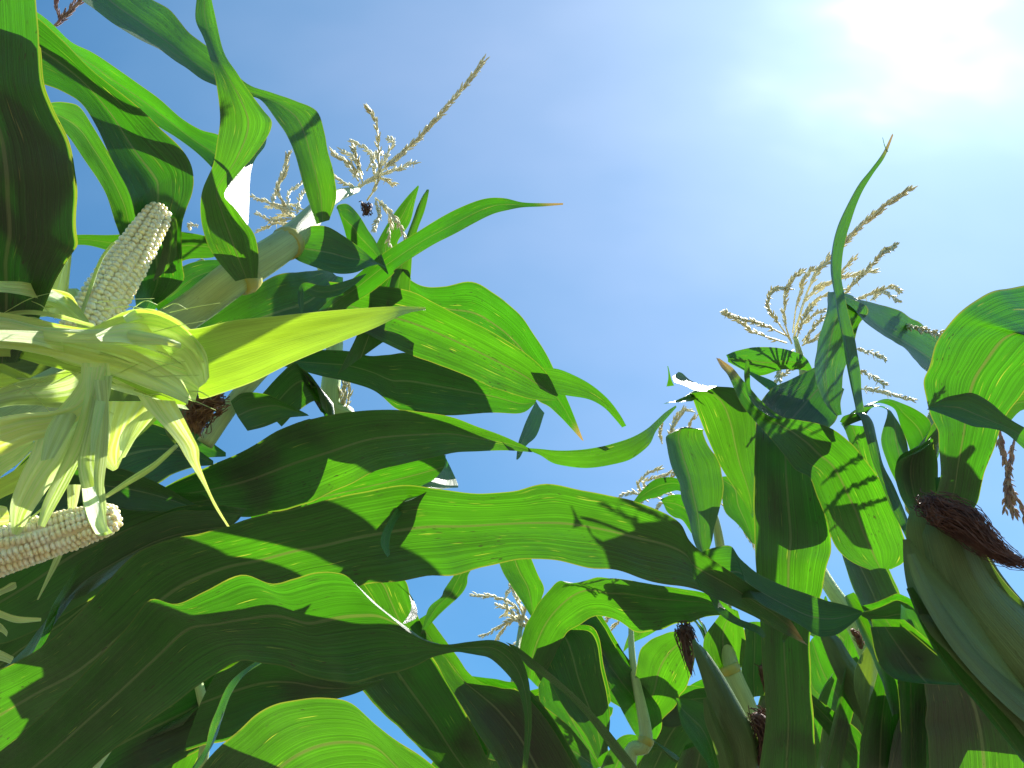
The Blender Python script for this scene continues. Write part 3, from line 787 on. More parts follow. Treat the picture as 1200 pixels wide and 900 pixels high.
blade(I, 'R4', S('956,442|948,434; 945,420|930,433; 927,411|912,434; 905,407|892,440; 885,407|878,437; 864,411|864,430; 851,416|853,424'), [1.0, 1.0, .98], tilt=[.2, .3], fold=.15,
      extra=[dict(st=S('852,418|858,425; 864,428|874,434; 877,438|893,441; 892,450|908,448; 905,460|916,458; 915,468|922,468'), d=[.98, .97, .97], tilt=[.4, .6], rip=.03)])
blade(I, 'R6', S('1046,156|1047,158; 1034,180|1037,184; 1020,199|1023,204; 1007,215|1012,222; 997,232|1004,240; 988,250|997,261; 981,267|991,280; 977,285|987,300; 975,310|986,325; 978,340|991,350; 983,365|997,378; 988,390|1003,403; 993,415|1008,432; 998,445|1010,458; 1002,470|1013,478; 1004,490|1016,492'),
      [.88, .86, .84, .84], dry='start', tilt=[1.2, 1.6, 1.6], fold=.18, rip=.03,
      extra=[dict(st=S('1039,178|1041,178; 1036,170|1037,170; 1034,161|1034.6,161'), d=.88)])
blade(I, 'R7', S('970,342|980,341; 966,362|1012,360; 962,385|1006,380; 959,410|1000,405; 957,432|995,430; 961,452|990,452; 968,472|985,472; 980,488|986,486'), [.96, .95, .96], tilt=[1.6, 1.7, 1.2], fold=[.05, .15])
blade(I, 'R8', S('978,341|985,352; 1000,345|1006,366; 1020,352|1026,386; 1040,360|1046,404; 1062,371|1066,417; 1085,385|1087,431; 1110,400|1108,448; 1140,425|1130,465'), [.96, 1.0, 1.05], tilt=[-1.4, -1.7, -1.2], fold=.1,
      extra=[])
blade(I, 'R11', S('985,493|1012,492; 1000,481|1022,478; 1018,477|1036,478; 1038,480|1050,492; 1030,515|1062,515; 1040,545|1066,535; 1050,565|1070,552'), [.87, .86, .86, .86], tilt=[.7, .8, .2], fold=.1)
blade(I, 'R11b', S('984,494|990,500; 990,487|1010,492; 1006,486|1022,492; 1014,508|1028,515; 1022,540|1034,543; 1034,570|1046,567; 1044,595|1057,592; 1058,622|1068,620; 1070,650|1080,648; 1080,680|1088,676'), [.86, .84, .83, .80], tilt=[.6, .9, .6], fold=.15, rip=.04)
blade(I, 'R11c', S('1000,490|1010,486; 1010,480|1028,472; 1036,467|1048,478; 1060,474|1055,498; 1082,486|1062,515; 1090,497|1066,528; 1086,508|1068,540; 1076,520|1068,552'), [.92, .91, .90], tilt=[.9, .9, .5], fold=.10)
blade(I, 'R11d', S('984,496|1018,500; 990,505|1022,520; 996,520|1026,540; 1005,535|1030,560'), [.93], tilt=.2)
blade(I, 'R5', S('806,668|815,690; 822,648|838,690; 840,641|860,700; 857,640|880,702; 868,656|893,710; 890,674|912,718; 915,686|932,730; 943,696|957,744; 967,704|978,744; 990,709|995,734; 1010,716|1011,719'), [.90, .88, .86, .85], tilt=[.3, -.6, -.8, -.5], fold=.08)
blade(I, 'R15', S('1008,718|1010,722; 1022,714|1028,732; 1036,708|1042,742; 1050,702|1058,744; 1060,706|1078,745; 1068,712|1092,752'), [.84, .82], tilt=.3, fold=.12, under=[(0, 1, .012, .02, .02)],
      extra=[dict(st=S('1056,708|1070,715; 1055,730|1085,735; 1058,748|1100,755; 1066,762|1102,765; 1078,773|1094,771'), d=[.80, .77], tilt=.3, fold=.15)])
blade(I, 'R15b', S('1020,735|1060,735; 1024,755|1090,760; 1033,780|1120,785; 1048,795|1130,800; 1070,800|1120,803'), [.88], tilt=.2, under=[(0, 1, .012, .02, .02)])
t_main = pp(K('930,397 945,345 963,312 990,284 1013,261 1040,240 1066,222'), [1.18, 1.12, 1.08])
t_br = [pp(K(s), [1.17, d2]) for s, d2 in (
    ('928,403 920,378 920,350 927,330 939,318', 1.1), ('927,400 910,375 900,357 906,340 921,338', 1.08), ('925,395 897,382 868,374 850,366', 1.1),
    ('922,402 885,390 868,378 851,368', 1.14), ('929,390 934,355 944,326 957,314 978,306', 1.1), ('932,385 945,350 968,332 1000,322 1022,318', 1.12),
    ('940,400 992,342 1012,320 1034,297 1049,288', 1.0), ('940,370 960,350 985,340', 1.12), ('938,382 955,368 966,364', 1.1), ('942,402 953,384 963,372', 1.1),
    ('1000,408 1020,413 1038,420', 1.06), ('1000,432 1018,439 1036,450', 1.06), ('990,365 1033,373 1067,383 1102,391', .90),
    ('985,360 1015,347 1040,337 1056,341', 1.08), ('1020,352 1034,342 1052,353', 1.06), ('1000,455 1030,458 1068,468', 1.05), ('934,395 942,372 950,360', 1.1),
    ('940,405 962,392 975,380', 1.12), ('905,450 920,438 940,425', 1.1), ('930,410 915,425 912,445', 1.08), ('955,345 980,325 1000,305', 1.12))]
tassel(I, None, [t_main] + t_br, thick=1.35, seed=31)

J = thing('corn_plant', 'corn plant with thick green ear and long dark brown silk at the right edge', 'corn plant', (0.98, 0.62, 0), 'corn plants')
stalk(J, [Vector((.98, .62, -.03)), Vector((.92, .62, .6)), P(1270, 900, .84), P(1180, 760, .84), P(1105, 640, .84), P(1082, 590, .86), P(1092, 500, .92), P(1130, 410, 1.0)], [.016, .016, .0155, .015, .0145, .013, .008, .004])
collar(J, P(1080, 592, .86), P(1080, 592, .86) - P(1100, 640, .84), .0138)
blade(J, 'R9', S('1082,610|1112,612; 1090,592|1138,600; 1098,570|1145,585; 1101,540|1153,547; 1099,510|1170,510; 1090,488|1188,480; 1083,455|1212,450; 1087,432|1235,425; 1095,405|1262,400; 1109,384|1290,390; 1126,364|1310,400; 1150,349|1330,420; 1180,338|1340,450; 1215,330|1340,480'),
      [.80, .78, .76, .75, .77], tilt=[.3, .2, -.2, -.4], fold=.10)
blade(J, 'R10', S('1240,565|1260,500; 1205,530|1225,510; 1180,508|1200,500; 1160,502|1180,488; 1140,500|1160,471; 1118,492|1140,461; 1103,486|1122,463; 1093,482|1108,466; 1086,480|1092,474'), [.74, .73, .73], tilt=[.2, .4], fold=.15)  # its left part is a blade shaped as the shadow band across R9
blade(J, 'R10b', S('1168,500|1178,500; 1180,470|1200,480; 1200,455|1230,490; 1240,450|1260,490'), [.84], tilt=.2)
blade(J, 'R12', S('1066,600|1094,590; 1055,580|1098,575; 1050,556|1098,555; 1056,540|1097,535; 1075,531|1094,524; 1090,520|1095,518'), [.80, .79], tilt=[.2, .3], fold=.2, under=[(0, 1, .010, .02, .02)])
blade(J, 'R12b', S('1060,545|1056,548; 1078,520|1085,535; 1090,500|1097,540; 1097,490|1103,520'), [.86], tilt=.3)
blade(J, 'R9b', S('1096,560|1150,555; 1100,580|1148,572; 1112,590|1144,590; 1125,600|1136,600'), [.79], tilt=.3)
tassel(J, None, [pp(K('1170,500 1175,525 1183,560 1184,585 1188,600'), .98), pp(K('1190,505 1185,540 1180,570 1182,590'), .98), pp(K('1183,570 1195,590 1205,620'), .98), pp(K('1183,560 1178,580 1178,596'), .98)], M_PURPLE, 1.5, 33)
# its ear in green husk
ear = None
def husk_ear(plant, blades_, name='ear'):
    root = None
    for i, (st, d, tl, fo) in enumerate(blades_):
        BSEED[0] += 1
        rows, uvs = blade_rows(S(st), d, tl, fo, .04, BSEED[0], 12, 6)
        mb = MB()
        mb.grid(rows, uvs)
        if root is None:
            core = [(r[0] + r[-1]) * 0.5 + (((r[0] + r[-1]) * 0.5) - CAM).normalized() * 0.006 for r in rows]
            rad = [max(0.002, (r[0] - r[-1]).length * 0.42) for r in rows]
            core, rad = core[3:-3:3], rad[3:-3:3]
            mb.tube(core, rad, 12, len(core) * 2)
            root = mb.build(name, M_GREENHUSK, plant)
            BLADES.append((name, root))
        else:
            h = mb.build('husk_leaf', M_GREENHUSK, root)
            BLADES.append((name, h))
    return root
ear = husk_ear(J, [
    ('1066,598|1100,588; 1062,620|1132,606; 1066,650|1150,640; 1078,690|1165,672; 1098,730|1190,700; 1130,775|1235,745; 1180,830|1290,800; 1260,900|1350,870', [.745, .74, .73, .73], .1, -.2),
    ('1058,632|1066,632; 1060,668|1092,662; 1068,700|1128,698; 1082,728|1160,735; 1100,752|1190,778; 1130,785|1222,825; 1185,845|1260,885; 1240,905|1300,935', [.72, .70, .70], .5, -.08),
    ('1096,592|1128,604; 1104,625|1150,640; 1118,655|1172,675; 1140,690|1205,712; 1180,740|1245,760; 1240,790|1290,800', [.728, .725], -.3, -.1),
    ('1062,650|1072,648; 1074,690|1090,684; 1098,735|1116,724; 1132,780|1150,764; 1176,826|1196,808; 1230,870|1250,850', [.69, .685], .9, -.1),
    ('1128,604|1132,606; 1140,625|1158,652; 1150,655|1182,690; 1175,700|1217,722; 1220,760|1260,770', [.735, .74], .4, -.1)])
silk(ear, pp(K('1082,586 1105,598 1130,612 1152,632 1175,650 1205,664'), [.72, .71, .70]), [.010, .015, .015, .011, .008, .003], 420, .00042, 41, M_SILK, .006)
silk(ear, pp(K('1086,586 1092,598 1105,610'), [.72, .71]), [.010, .012, .010], 60, .0005, 43, M_SILK, .005, 'silk_tuft')

Kp = thing('corn_plant', 'shaded corn plant in the lower right corner with a slim pale husked ear', 'corn plant', (0.78, 1.15, 0), 'corn plants')
stalk(Kp, [Vector((.78, 1.15, -.03)), Vector((.75, 1.12, .6)), P(1060, 905, 1.08), P(1030, 800, 1.08), P(1000, 730, 1.10), P(968, 680, 1.14), P(950, 640, 1.2)], [.015, .015, .014, .0125, .011, .009, .005])
blade(Kp, 'R16', S('1005,920|1064,920; 1008,885|1062,888; 1013,847|1060,850; 1022,810|1057,822; 1030,783|1050,792; 1034,770|1040,775'), [.92, .93], tilt=.2, fold=.1, under=[(0, .6, .012, .02, .03)])
blade(Kp, 'R17', S('1052,780|1090,780; 1054,820|1088,820; 1056,860|1086,860; 1057,910|1085,910'), [.90], tilt=.2, fold=.15, under=[(0, 1, .01, .02, .03)])
blade(Kp, 'R17b', S('1080,780|1140,770; 1085,805|1185,800; 1086,840|1215,840; 1088,880|1230,890; 1090,940|1235,950'), [.92, .92], tilt=.1, fold=.08, under=[(0, .78, .012, .0, .0)])
blade(Kp, 'R19', S('940,805|935,815; 950,812|948,832; 972,829|968,858; 993,845|985,885; 1010,862|1000,905; 1025,900|1010,940'), [1.05, 1.05], tilt=.3, fold=.12)
blade(Kp, 'R18b', S('1000,690|1010,690; 1010,710|1030,720; 1008,735|1045,750; 1015,760|1050,790; 1020,790|1040,820'), [1.2], tilt=.2, under=[(0, .7, .012, .02, .02)])
blade(Kp, 'R18c', S('945,760|960,740; 950,800|985,780; 965,820|1000,810; 985,850|1008,840; 1000,880|1010,875'), [1.16], tilt=.2)
blade(Kp, 'R30', S('960,905|1010,905; 965,860|1012,850; 975,815|1012,800; 985,770|1005,755; 992,740|996,735'), [1.22], tilt=.2, under=[(0, .7, .012, .02, .02)])
blade(Kp, 'R31', S('1040,905|1100,905; 1055,840|1130,840; 1075,790|1160,800; 1100,750|1180,770; 1130,735|1175,745'), [1.0], tilt=.2, under=[(0, 1, .012, .02, .02)])
blade(Kp, 'R32', S('1150,905|1230,905; 1160,860|1240,850; 1180,820|1250,800'), [.98], tilt=.2)
blade(Kp, 'R33', S('985,640|1000,636; 992,670|1030,655; 1005,700|1050,690; 1020,735|1062,725; 1040,770|1070,762'), [1.02], tilt=.5, under=[(0, 1, .012, .02, .02)])
blade(Kp, 'R34', S('955,905|975,905; 948,850|985,842; 950,800|990,785; 956,760|984,745; 962,722|974,715; 966,700|968,698'), [1.3], tilt=.3)
blade(Kp, 'R40', S('990,700|1000,694; 1004,730|1022,722; 1020,765|1042,756; 1034,800|1052,792; 1046,840|1054,836'), [.98], tilt=.9, fold=.2)
blade(Kp, 'R41', S('960,905|985,905; 972,860|996,856; 982,820|1002,812; 990,785|1000,780'), [1.04], tilt=.6, fold=.2)
blade(Kp, 'R42', S('1062,690|1070,688; 1078,730|1092,724; 1100,770|1118,762; 1130,810|1150,800; 1165,850|1185,840; 1200,895|1215,885'), [.69], tilt=.9, fold=.2)
blade(Kp, 'R43', S('940,905|955,905; 948,870|962,866; 952,840|968,832; 962,812|974,806; 976,790|982,787'), [1.1], tilt=.9, fold=.2)
husk_ear(Kp, [('960,742|964,740; 963,752|982,746; 972,775|998,770; 986,805|1018,795; 1002,835|1024,822; 1012,852|1016,850', [1.06, 1.04], .1, -.28),
              ('1018,755|1020,754; 1008,770|1028,774; 1001,790|1030,785; 1002,812|1026,812; 1010,838|1018,838', [1.03], .1, -.3)])
silk(Kp, pp(K('1010,760 1004,745 998,738'), 1.05), [.004, .007, .005], 30, .0005, 47, M_REDSILK, .004)

Lp = thing('corn_plant', 'corn plant with brown silk tufts and slim green ear, low between two larger plants', 'corn plant', (0.46, 1.35, 0), 'corn plants')
stalk(Lp, [Vector((.46, 1.35, -.03)), Vector((.45, 1.33, .6)), P(900, 912, 1.26), P(880, 838, 1.28), P(858, 785, 1.30), P(850, 735, 1.33), P(845, 660, 1.4)], [.015, .015, .014, .0135, .013, .009, .005])
collar(Lp, P(856, 784, 1.30), P(856, 784, 1.3) - P(880, 838, 1.28), .0138)
blade(Lp, 'R23', S('846,792|868,784; 832,782|872,772; 824,762|874,755; 826,745|872,738; 838,728|868,726; 850,712|865,716'), [1.28, 1.26], tilt=[.2, -.4], fold=.15)
blade(Lp, 'R23b', S('872,735|900,735; 868,765|905,760; 870,795|900,790; 876,820|895,815'), [1.42], tilt=.2, under=[(0, 1, .012, .02, .02)])
blade(Lp, 'R22', S('792,818|793,822; 805,819|797,843; 818,822|803,858; 833,831|815,876; 842,858|828,895; 848,905|840,925'), [1.20, 1.18], tilt=[-.6, -.3], fold=.1)
blade(Lp, 'R22b', S('800,880|850,870; 790,900|850,900; 780,930|850,930'), [1.35], tilt=.2, under=[(0, 1, .012, .02, .02)])
blade(Lp, 'R24', S('880,850|920,830; 895,820|935,805; 925,800|960,800; 955,790|975,790'), [1.5], tilt=.2, under=[(0, 1, .012, .02, .02)])
blade(Lp, 'R24b', S('865,800|905,770; 885,770|940,765; 920,760|960,790; 950,770|985,815'), [1.6], tilt=.2)
blade(Lp, 'R24c', S('925,730|960,700; 950,745|990,715; 975,760|1010,745; 1000,790|1020,770'), [1.5], tilt=.2)
blade(Lp, 'R35', S('880,905|950,905; 885,860|955,850; 890,815|950,800; 895,770|940,755; 900,740|920,730'), [1.65], tilt=.2, under=[(0, .6, .012, .02, .02)])
blade(Lp, 'R36', S('905,850|890,860; 925,815|900,830; 945,790|915,800; 965,772|945,778; 985,765|980,768'), [1.4], tilt=.4)
blade(Lp, 'R37', S('745,905|790,905; 760,860|815,870; 785,825|835,845; 815,800|845,815; 840,790|850,795'), [1.55], tilt=.2, under=[(0, .6, .02, .02, .02)])
blade(Lp, 'R38', S('850,905|870,905; 845,860|880,850; 848,820|885,810; 860,790|880,785'), [1.45], tilt=.2)
husk_ear(Lp, [('811,750|814,749; 813,765|830,768; 822,793|850,798; 833,832|872,834; 846,866|888,866; 855,910|892,910; 862,950|892,950', [1.14, 1.12, 1.12], .1, -.3),
              ('824,820|828,815; 826,845|842,845; 838,880|856,875; 848,920|866,915', [1.11], .3, -.15)])
silk(Lp, pp(K('814,752 806,742 800,738 805,765 810,790'), [1.18]), [.006, .011, .012, .010, .003], 90, .0007, 51, M_SILK, .006)
silk(Lp, pp(K('884,838 896,850 897,872 892,895'), [1.12]), [.012, .020, .020, .014], 150, .0007, 52, M_SILK, .007)
silk(Lp, pp(K('892,780 900,800 910,820 918,832'), [1.3]), [.008, .011, .010, .004], 60, .0007, 53, M_SILK, .006)

Mp = thing('corn_plant', 'corn plant with drooping tassel and shaded hanging blade, just left of the golden-tasselled plant', 'corn plant', (0.40, 1.75, 0), 'corn plants')
stalk(Mp, [Vector((.40, 1.75, -.03)), Vector((.40, 1.72, .8)), P(862, 900, 1.6), P(850, 700, 1.55), P(835, 600, 1.5), P(800, 545, 1.55)], [.014, .013, .012, .010, .007, .003])
blade(Mp, 'R25', S('822,650|830,648; 815,640|836,630; 809,612|842,605; 800,585|846,580; 791,560|846,550; 783,535|836,528; 779,513|826,508; 790,505|828,504'), [1.06, 1.05, 1.06], tilt=[.9, 1.1, .6], fold=.18)
blade(Mp, 'R26', S('742,588|745,592; 752,575|757,586; 765,563|770,583; 780,559|784,577; 795,561|796,575; 812,570|810,585'), [1.4, 1.4], tilt=.4, fold=.12)
blade(Mp, 'R26b', S('774,585|778,592; 786,580|782,600; 800,580|790,606; 812,590|800,610; 820,610|810,625'), [1.38], tilt=.3)
blade(Mp, 'R27', S('835,560|850,558; 845,580|880,565; 850,600|884,585; 865,615|886,612; 880,635|888,640'), [1.25], tilt=.2)
tassel(Mp, None, [pp(K('800,545 790,530 787,505 800,482'), 1.3)] + [pp(K(s), [1.45, 1.42]) for s in (
    '760,588 745,578 728,580', '762,585 748,570 758,555 772,549', '765,582 755,565 775,558 790,552', '770,580 782,565 790,556', '790,580 778,578 775,580',
    '845,590 857,603 868,615 882,638', '848,595 866,605 876,613', '792,512 788,500 795,483 808,481', '810,510 808,498 815,488', '776,520 774,508 775,497', '775,585 760,580 752,590', '790,585 775,590 768,600')], thick=1.4, seed=61)

# ================================================================== plants farther down the field, seen low between the near leaves
def far_plant(x, y, h, seed, lean=(0, 0)):
    rng = random.Random(seed)
    root = thing('corn_plant', 'far corn plant with its top showing low between the leaves of nearer plants', 'corn plant', (x, y, 0), 'far corn plants')
    top = Vector((x + lean[0], y + lean[1], h))
    base = Vector((x, y, -.03))
    mid = base.lerp(top, .5) + Vector((rng.uniform(-.03, .03), rng.uniform(-.03, .03), 0))
    stalk(root, [base, mid, top], [.013, .012, .004], seg=8)
    az = rng.random() * 6.28
    for k in range(9):
        t = .28 + .66 * k / 8
        p = cat([base, mid, top], t)
        az += math.pi + rng.uniform(-.5, .5)
        d = Vector((math.cos(az), math.sin(az), 0))
        side = Vector((-d.y, d.x, 0))
        ln = (.75 - .35 * abs(t - .55)) * rng.uniform(.8, 1.1)
        up = rng.uniform(.8, 1.3) + (.4 if t > .8 else 0)
        dro = rng.uniform(1.0, 1.9)
        rows, uvs = [], []
        for i in range(17):
            q = i / 16
            c = p + d * (ln * (q * .82)) + Vector((0, 0, ln * (up * q - dro * q * q) * .62))
            w = .042 * (math.sin(math.pi * min(1, .14 + q * .88)) ** .7) * (1 - q ** 6)
            tw = side * math.cos(q * rng.uniform(.2, .3)) + Vector((0, 0, math.sin(q * 1.1) * .6))
            row = []
            for j in range(7):
                u = j / 6 * 2 - 1
                row.append(c + tw * (w * u) + Vector((0, 0, .35 * w * abs(u))) + side * .004 * noise.noise(Vector((q * 9, u, seed + k))))
            rows.append(row)
            uvs.append([((j / 6), q * ln) for j in range(7)])
        mb = MB()
        mb.grid(rows, uvs)
        mb.build('leaf', M_LEAF, root)
    tb = [[top, top + Vector((lean[0] * .2, 0, .12)), top + Vector((lean[0] * .5 + .02, .02, .26))]]
    for k in range(7):
        a = rng.random() * 6.28
        o = Vector((math.cos(a), math.sin(a), 0))
        tb.append([top + Vector((0, 0, .01 * k)), top + o * .05 + Vector((0, 0, .08 + .01 * k)), top + o * .11 + Vector((0, 0, .10 + .02 * k))])
    tassel(root, None, tb, thick=1.6, seed=seed, dens=.8)
    return root
for i, (x, y, h) in enumerate(((-1.5, 2.9, 1.62), (-.75, 2.7, 1.52), (-.25, 3.0, 1.66), (.2, 2.75, 1.52), (.62, 2.6, 1.50), (1.05, 2.8, 1.60), (1.5, 2.5, 1.55), (.1, 3.5, 1.86), (.95, 3.4, 1.85))):
    far_plant(x, y, h, 100 + i, (.06, -.03))

# ================================================================== peeled ears in front
def cob(parent, base, tip, r0, r1, rows=14, per=30, seed=2, sag=None):
    rng = random.Random(seed)
    ax = tip - base
    length = ax.length
    q = ax.normalized()
    a = q.cross(Vector((0.1, 0.8, 0.5))).normalized()
    b = q.cross(a)
    mb = MB()
    mb.tube([base - q * .01, base + ax * .3, base + ax * .6, base + ax * .9, tip], [r0 * .93, r0 * .92, (r0 + r1) * .47, r1 * .88, r1 * .4], 14, 16)
    core = mb.build('cob', M_KERNEL, parent)
    mb = MB()
    for j in range(rows):
        ph = rng.random() * .9
        dph = rng.uniform(-.17, .17)
        for k in range(per):
            t = (k + ph) / per
            if t > .985 + .02 * rng.random():
                continue
            r = r0 + (r1 - r0) * t ** 1.6
            if t > .9:
                r *= 1 - .35 * ((t - .9) / .1) ** 2
            if t < .12:
                r *= .93 + .07 * t / .12
            ang = 2 * math.pi * j / rows + dph * math.sin(t * 9 + j) + .10 * math.sin(t * 3.1)
            out = a * math.cos(ang) + b * math.sin(ang)
            tan = q.cross(out)
            jit = 1 + rng.uniform(-.10, .10)
            cw = math.pi * r / rows * 1.08
            cl_ = length / per * .60
            c = base + q * (length * (t + rng.uniform(-.004, .004))) + out * (r * .93 * (1 + rng.uniform(-.015, .02)))
            mb.ball(c, tan * cw * jit, q * cl_ * jit, out * (cw * 1.05) * jit, 6, 10)
    mb.build('kernels', M_KERNEL, core)
    return core

def husk(parent, st, d, tilt=.1, fold=.1, rip=.1, mat=None, extra=(), plane=None, label=None):
    return blade(parent, 'husk', S(st), d, mat or M_HUSK, 'husk_leaf', tilt, fold, rip, extra, plane=plane, label=label, across=14)

HB = P(110, 400, .66)
U = thing('peeled_ear', 'upright peeled corn ear with creamy kernels standing out of pale pulled-back husks', 'corn ear', HB, 'peeled ears')
cob(U, P(96, 392, .665), P(190, 243, .72), .0170, .0098, 14, 29, 3)
mb = MB(); mb.tube(pp(K('94,372 105,340 118,305 130,288 135,284'), .640), [.0016, .0013, .0009], 6, 20); mb.build('silk_thread', M_HUSK, U)
husk(U, '205,383|233,467; 213,386|240,467; 235,384|262,460; 275,375|297,447; 325,370|345,424; 375,365|392,404; 425,361|440,384; 460,359|465,372; 480,359|482,366; 499,360|499,363', [.60, .60, .61, .64, .68], .3, .14, .05, M_HUSKGREEN, label='bright yellow-green pointed husk leaf')
husk(U, '-60,362|-60,402; 0,366|0,404; 45,374|45,411; 80,381|80,424; 110,382|115,434; 150,364|158,449; 190,366|200,466; 220,385|224,474; 240,420|228,470', [.56, .57, .58, .59], [.3, .5], .14, .12)
husk(U, '115,385|110,412; 140,370|145,418; 163,362|170,420; 182,366|190,425; 210,380|212,425; 236,410|225,445; 244,442|232,455', [.60, .585, .58], [.3, .8], .16, .14)
husk(U, '-40,392|-40,412; 0,396|0,408; 25,396|30,412; 60,392|68,420; 100,398|110,432; 150,408|165,450; 205,440|213,470; 222,462|220,474', [.56, .565, .57], [-.5, -.3], .08, .14)
husk(U, '-40,322|-40,345; 0,328|0,349; 30,330|35,350; 58,337|62,356; 82,343|80,366; 92,358|88,380; 103,378|95,392', [.60, .61, .625], .6, .15, .14)
husk(U, '60,350|45,362; 78,348|70,362; 92,360|85,375; 104,376|98,388', [.60, .61], .4, .2, .1)
husk(U, '40,372|72,372; 45,358|78,358; 55,338|80,340; 66,315|82,318; 72,301|84,300; 76,297|84,298', [.655, .65, .64], .2, .15, .05)
husk(U, '-20,300|-20,312; 0,306|0,315; 28,318|28,326; 45,326|45,332; 58,332|57,335', [.60, .62], .3, .2, .05)
husk(U, '-30,345|-30,368; 0,351|0,374; 20,356|20,375; 36,367|34,376; 48,376|46,379', [.59, .60], .6, .15, .08)
husk(U, '62,372|80,376; 52,352|100,360; 60,340|98,345; 78,338|90,338', [.675], .1, -.35, .05)
husk(U, '100,440|118,440; 80,425|180,465; 110,430|200,475; 160,452|215,475; 200,472|222,480', [.61, .60], .2, .1, .08)

husk(U, '-60,412|-60,440; 0,404|0,418; 45,408|50,428; 90,418|98,440; 140,430|150,456; 190,450|200,472; 218,466|218,475', [.59, .60], [.6, .3], .1, .12, M_HUSKGREEN)
husk(U, '118,378|122,396; 148,366|152,392; 178,362|184,386; 205,372|212,392; 224,386|226,396', [.605], [-.6], .2, .16)
husk(U, '-40,372|-40,388; 5,372|8,386; 50,382|55,398; 95,386|100,402; 140,385|148,402; 185,392|190,404; 212,402|212,408', [.552, .56], [-.8], -.2, .14)
husk(U, '0,332|0,340; 30,338|32,346; 62,350|60,358; 84,364|80,372; 104,384|100,388', [.585, .60], .5, .2, .12)
husk(U, '-30,376|-30,382; 20,364|22,369; 60,366|62,372; 110,380|110,384', [.57], .4, .2, .1)
def lit(x, y, d, k=.12):  # husk strips using this are added, turned to show white sun highlights
    return (x, y, d, shine(x, y, k))
husk(U, '-30,384|-30,398; 0,386|0,399; 30,387|36,403; 60,388|66,411; 88,391|96,413; 108,396|106,408', .55, fold=.08, rip=.2, plane=lit(50, 398, .548))
husk(U, '112,392|118,400; 136,381|148,403; 163,378|180,412; 188,384|204,421; 204,398|212,420', .565, fold=.1, rip=.2, plane=lit(165, 397, .565))
husk(U, '-20,330|-20,342; 6,329|6,343; 32,331|36,347; 62,340|60,353; 86,352|82,361', .57, fold=.1, rip=.2, plane=lit(40, 341, .572))
husk(U, '145,370|148,378; 162,362|166,374; 180,364|184,376; 196,371|198,377', .575, fold=.1, rip=.15, plane=lit(170, 369, .578))
husk(U, '-30,420|-30,432; 0,425|2,437; 24,436|24,446; 40,446|38,450', .6, fold=.1, rip=.15, mat=M_HUSKGREEN)
mb = MB()
rr = random.Random(77)
for k in range(26):                           # loose fibres and shreds along the torn husk edges
    x, y = rr.uniform(0, 225), rr.uniform(350, 470)
    a = rr.uniform(-.5, .7)
    l = rr.uniform(25, 70)
    mb.tube([P(x, y, .575), P(x + l * .5 * math.cos(a), y + l * .5 * math.sin(a) - rr.uniform(0, 8), .565), P(x + l * math.cos(a), y + l * math.sin(a), .572)], [.0003, .0004, .0002], 3, 8)
mb.build('husk_fibres', M_HUSK, U)
Lw = thing('peeled_ear', 'lower peeled corn ear lying nearly level under hanging shredded husk strips', 'corn ear', P(0, 640, .55), 'peeled ears')
cob(Lw, P(-60, 664, .545), P(138, 604, .565), .0150, .0095, 14, 32, 7)
husk(Lw, '-60,470|-60,500; 0,455|0,478; 28,445|40,475; 55,440|65,478; 78,432|88,476; 92,422|105,462; 94,410|118,440', [.58, .60, .60], [-.4, .2], .15, .08)
husk(Lw, '-60,500|-60,560; 0,489|0,535; 30,484|30,520; 60,482|65,508; 88,474|95,490; 106,456|112,470; 115,438|122,446; 116,428|124,430', [.53, .54, .56], [.5, .3], .12, .06)
husk(Lw, '96,425|128,425; 92,450|130,450; 70,478|127,470; 52,500|114,494; 42,512|102,502; 34,535|86,535; 22,560|62,565; 12,590|38,600; 12,612|26,622; 14,625|20,628', [.56, .55, .54, .54], [.1, .3], [.05, .2], .12)
husk(Lw, '108,440|132,440; 107,465|128,468; 102,495|117,502; 92,535|112,540; 92,555|120,562; 96,575|123,575; 98,595|125,595; 104,612|124,612; 115,628|132,624', [.55, .53, .525], [.2, .5], [.05, .3], .12)
husk(Lw, '112,470|185,470; 112,495|170,488; 114,520|158,500; 112,540|150,520; 125,548|142,540; 132,552|138,549', [.60, .59], .3, .12, .08)
husk(Lw, '150,498|188,474; 140,515|182,486; 140,535|160,512; 132,549|146,535', [.585, .585], .5, .1, .08)
husk(Lw, '160,462|205,470; 172,480|214,487; 190,498|224,507; 207,518|233,526; 217,535|234,543; 228,552|241,563; 240,572|250,584; 252,595|260,602; 266,617|269,617', [.57, .56, .56], [.2, -.2], .12, .05)
husk(Lw, '-40,545|-40,600; 0,530|0,560; 20,520|20,545; 38,512|40,525', [.56], .4, .1, .1)
husk(Lw, '78,568|95,568; 79,585|92,585; 80,600|88,600', [.56], .2, .15, .08)
husk(Lw, '-30,590|-30,625; 0,592|0,622; 8,594|10,618', [.55], .2, .15, .08)
husk(Lw, '118,440|160,440; 118,480|175,462; 120,510|178,470; 140,530|195,480', [.64], .1, .1, .06, M_GREENHUSK)
mb = MB(); mb.tube(pp(K('124,582 150,565 180,546 207,522'), [.565, .555]), [.0013, .0022, .0014], 6, 16); mb.build('husk_strand', M_HUSK, Lw)
mb = MB(); mb.tube(pp(K('30,612 55,590 66,565 80,556'), .55), [.0006, .0007, .0006], 5, 16); mb.build('husk_strand', M_HUSK, Lw)
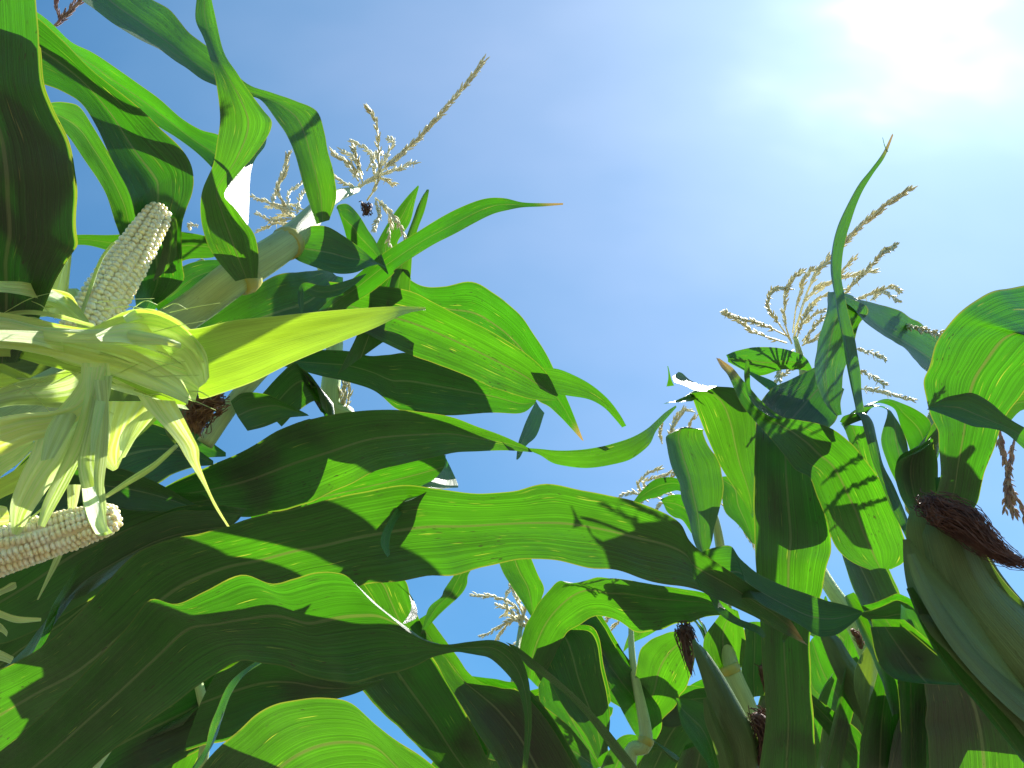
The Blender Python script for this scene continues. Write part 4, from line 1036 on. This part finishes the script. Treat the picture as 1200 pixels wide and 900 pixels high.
husk(Lw, '68,642|78,638; 60,662|70,658; 52,682|58,680; 43,703|45,703', [.57], .4, .15, .05)
husk(Lw, '-20,695|-20,712; 0,690|0,698; 12,683|18,690; 18,682|19,684', [.55], .4, .15, .05)
husk(Lw, '-20,705|-20,718; 0,715|0,724; 20,722|20,730; 48,724|48,728', [.55], .4, .15, .05)
husk(Lw, '-20,722|-20,735; 0,730|0,740; 8,738|8,746', [.55], .4, .15, .05)
husk(Lw, '-20,755|-20,772; 0,762|0,774; 16,770|12,778', [.55], .4, .15, .05)
husk(Lw, '-60,405|-60,470; 0,405|0,465; 40,412|50,450; 75,425|90,440; 100,432|108,440', [.68], .2, .1, .06, M_GREENHUSK)

# ear with russet silk behind the husks, on the stalk's plant
e2 = husk_ear(A, [('190,495|205,520; 205,478|220,508; 222,468|236,500; 238,462|250,490', [.80], .2, -.3)])
silk(e2, pp(K('262,470 245,474 232,485 232,508'), [.79]), [.006, .014, .016, .006], 140, .0006, 71, M_REDSILK, .008)
stalk(A, pp(K('240,520 275,470 320,420 360,390'), [.90, .96]), [.009, .009], 'shoot')
husk(Lw, '100,430|124,430; 98,470|112,474; 84,515|104,518; 66,555|84,560; 50,590|64,596; 44,615|52,618', [.545, .53], [.4, .7], .15, .12)
husk(Lw, '110,445|126,445; 116,490|128,492; 112,530|126,534; 110,565|122,570; 116,600|124,604; 122,622|126,622', [.54, .52], [.3, .6], .2, .14)
husk(Lw, '-40,575|-40,610; 0,560|0,585; 25,545|30,570; 40,530|48,550', [.55, .56], .4, .1, .1, M_HUSKGREEN)
husk(Lw, '96,572|110,570; 98,590|116,590; 104,610|120,610; 112,626|126,623', .50, fold=.15, rip=.2, plane=lit(110, 597, .505))
husk(Lw, '112,468|124,470; 108,488|120,490; 106,510|114,512; 106,530|110,530', .52, fold=.15, rip=.15, plane=lit(113, 495, .52))
husk(Lw, '66,486|96,480; 58,500|90,494; 52,520|78,514; 48,540|64,536', .52, fold=.15, rip=.15, plane=lit(72, 505, .525, .3))
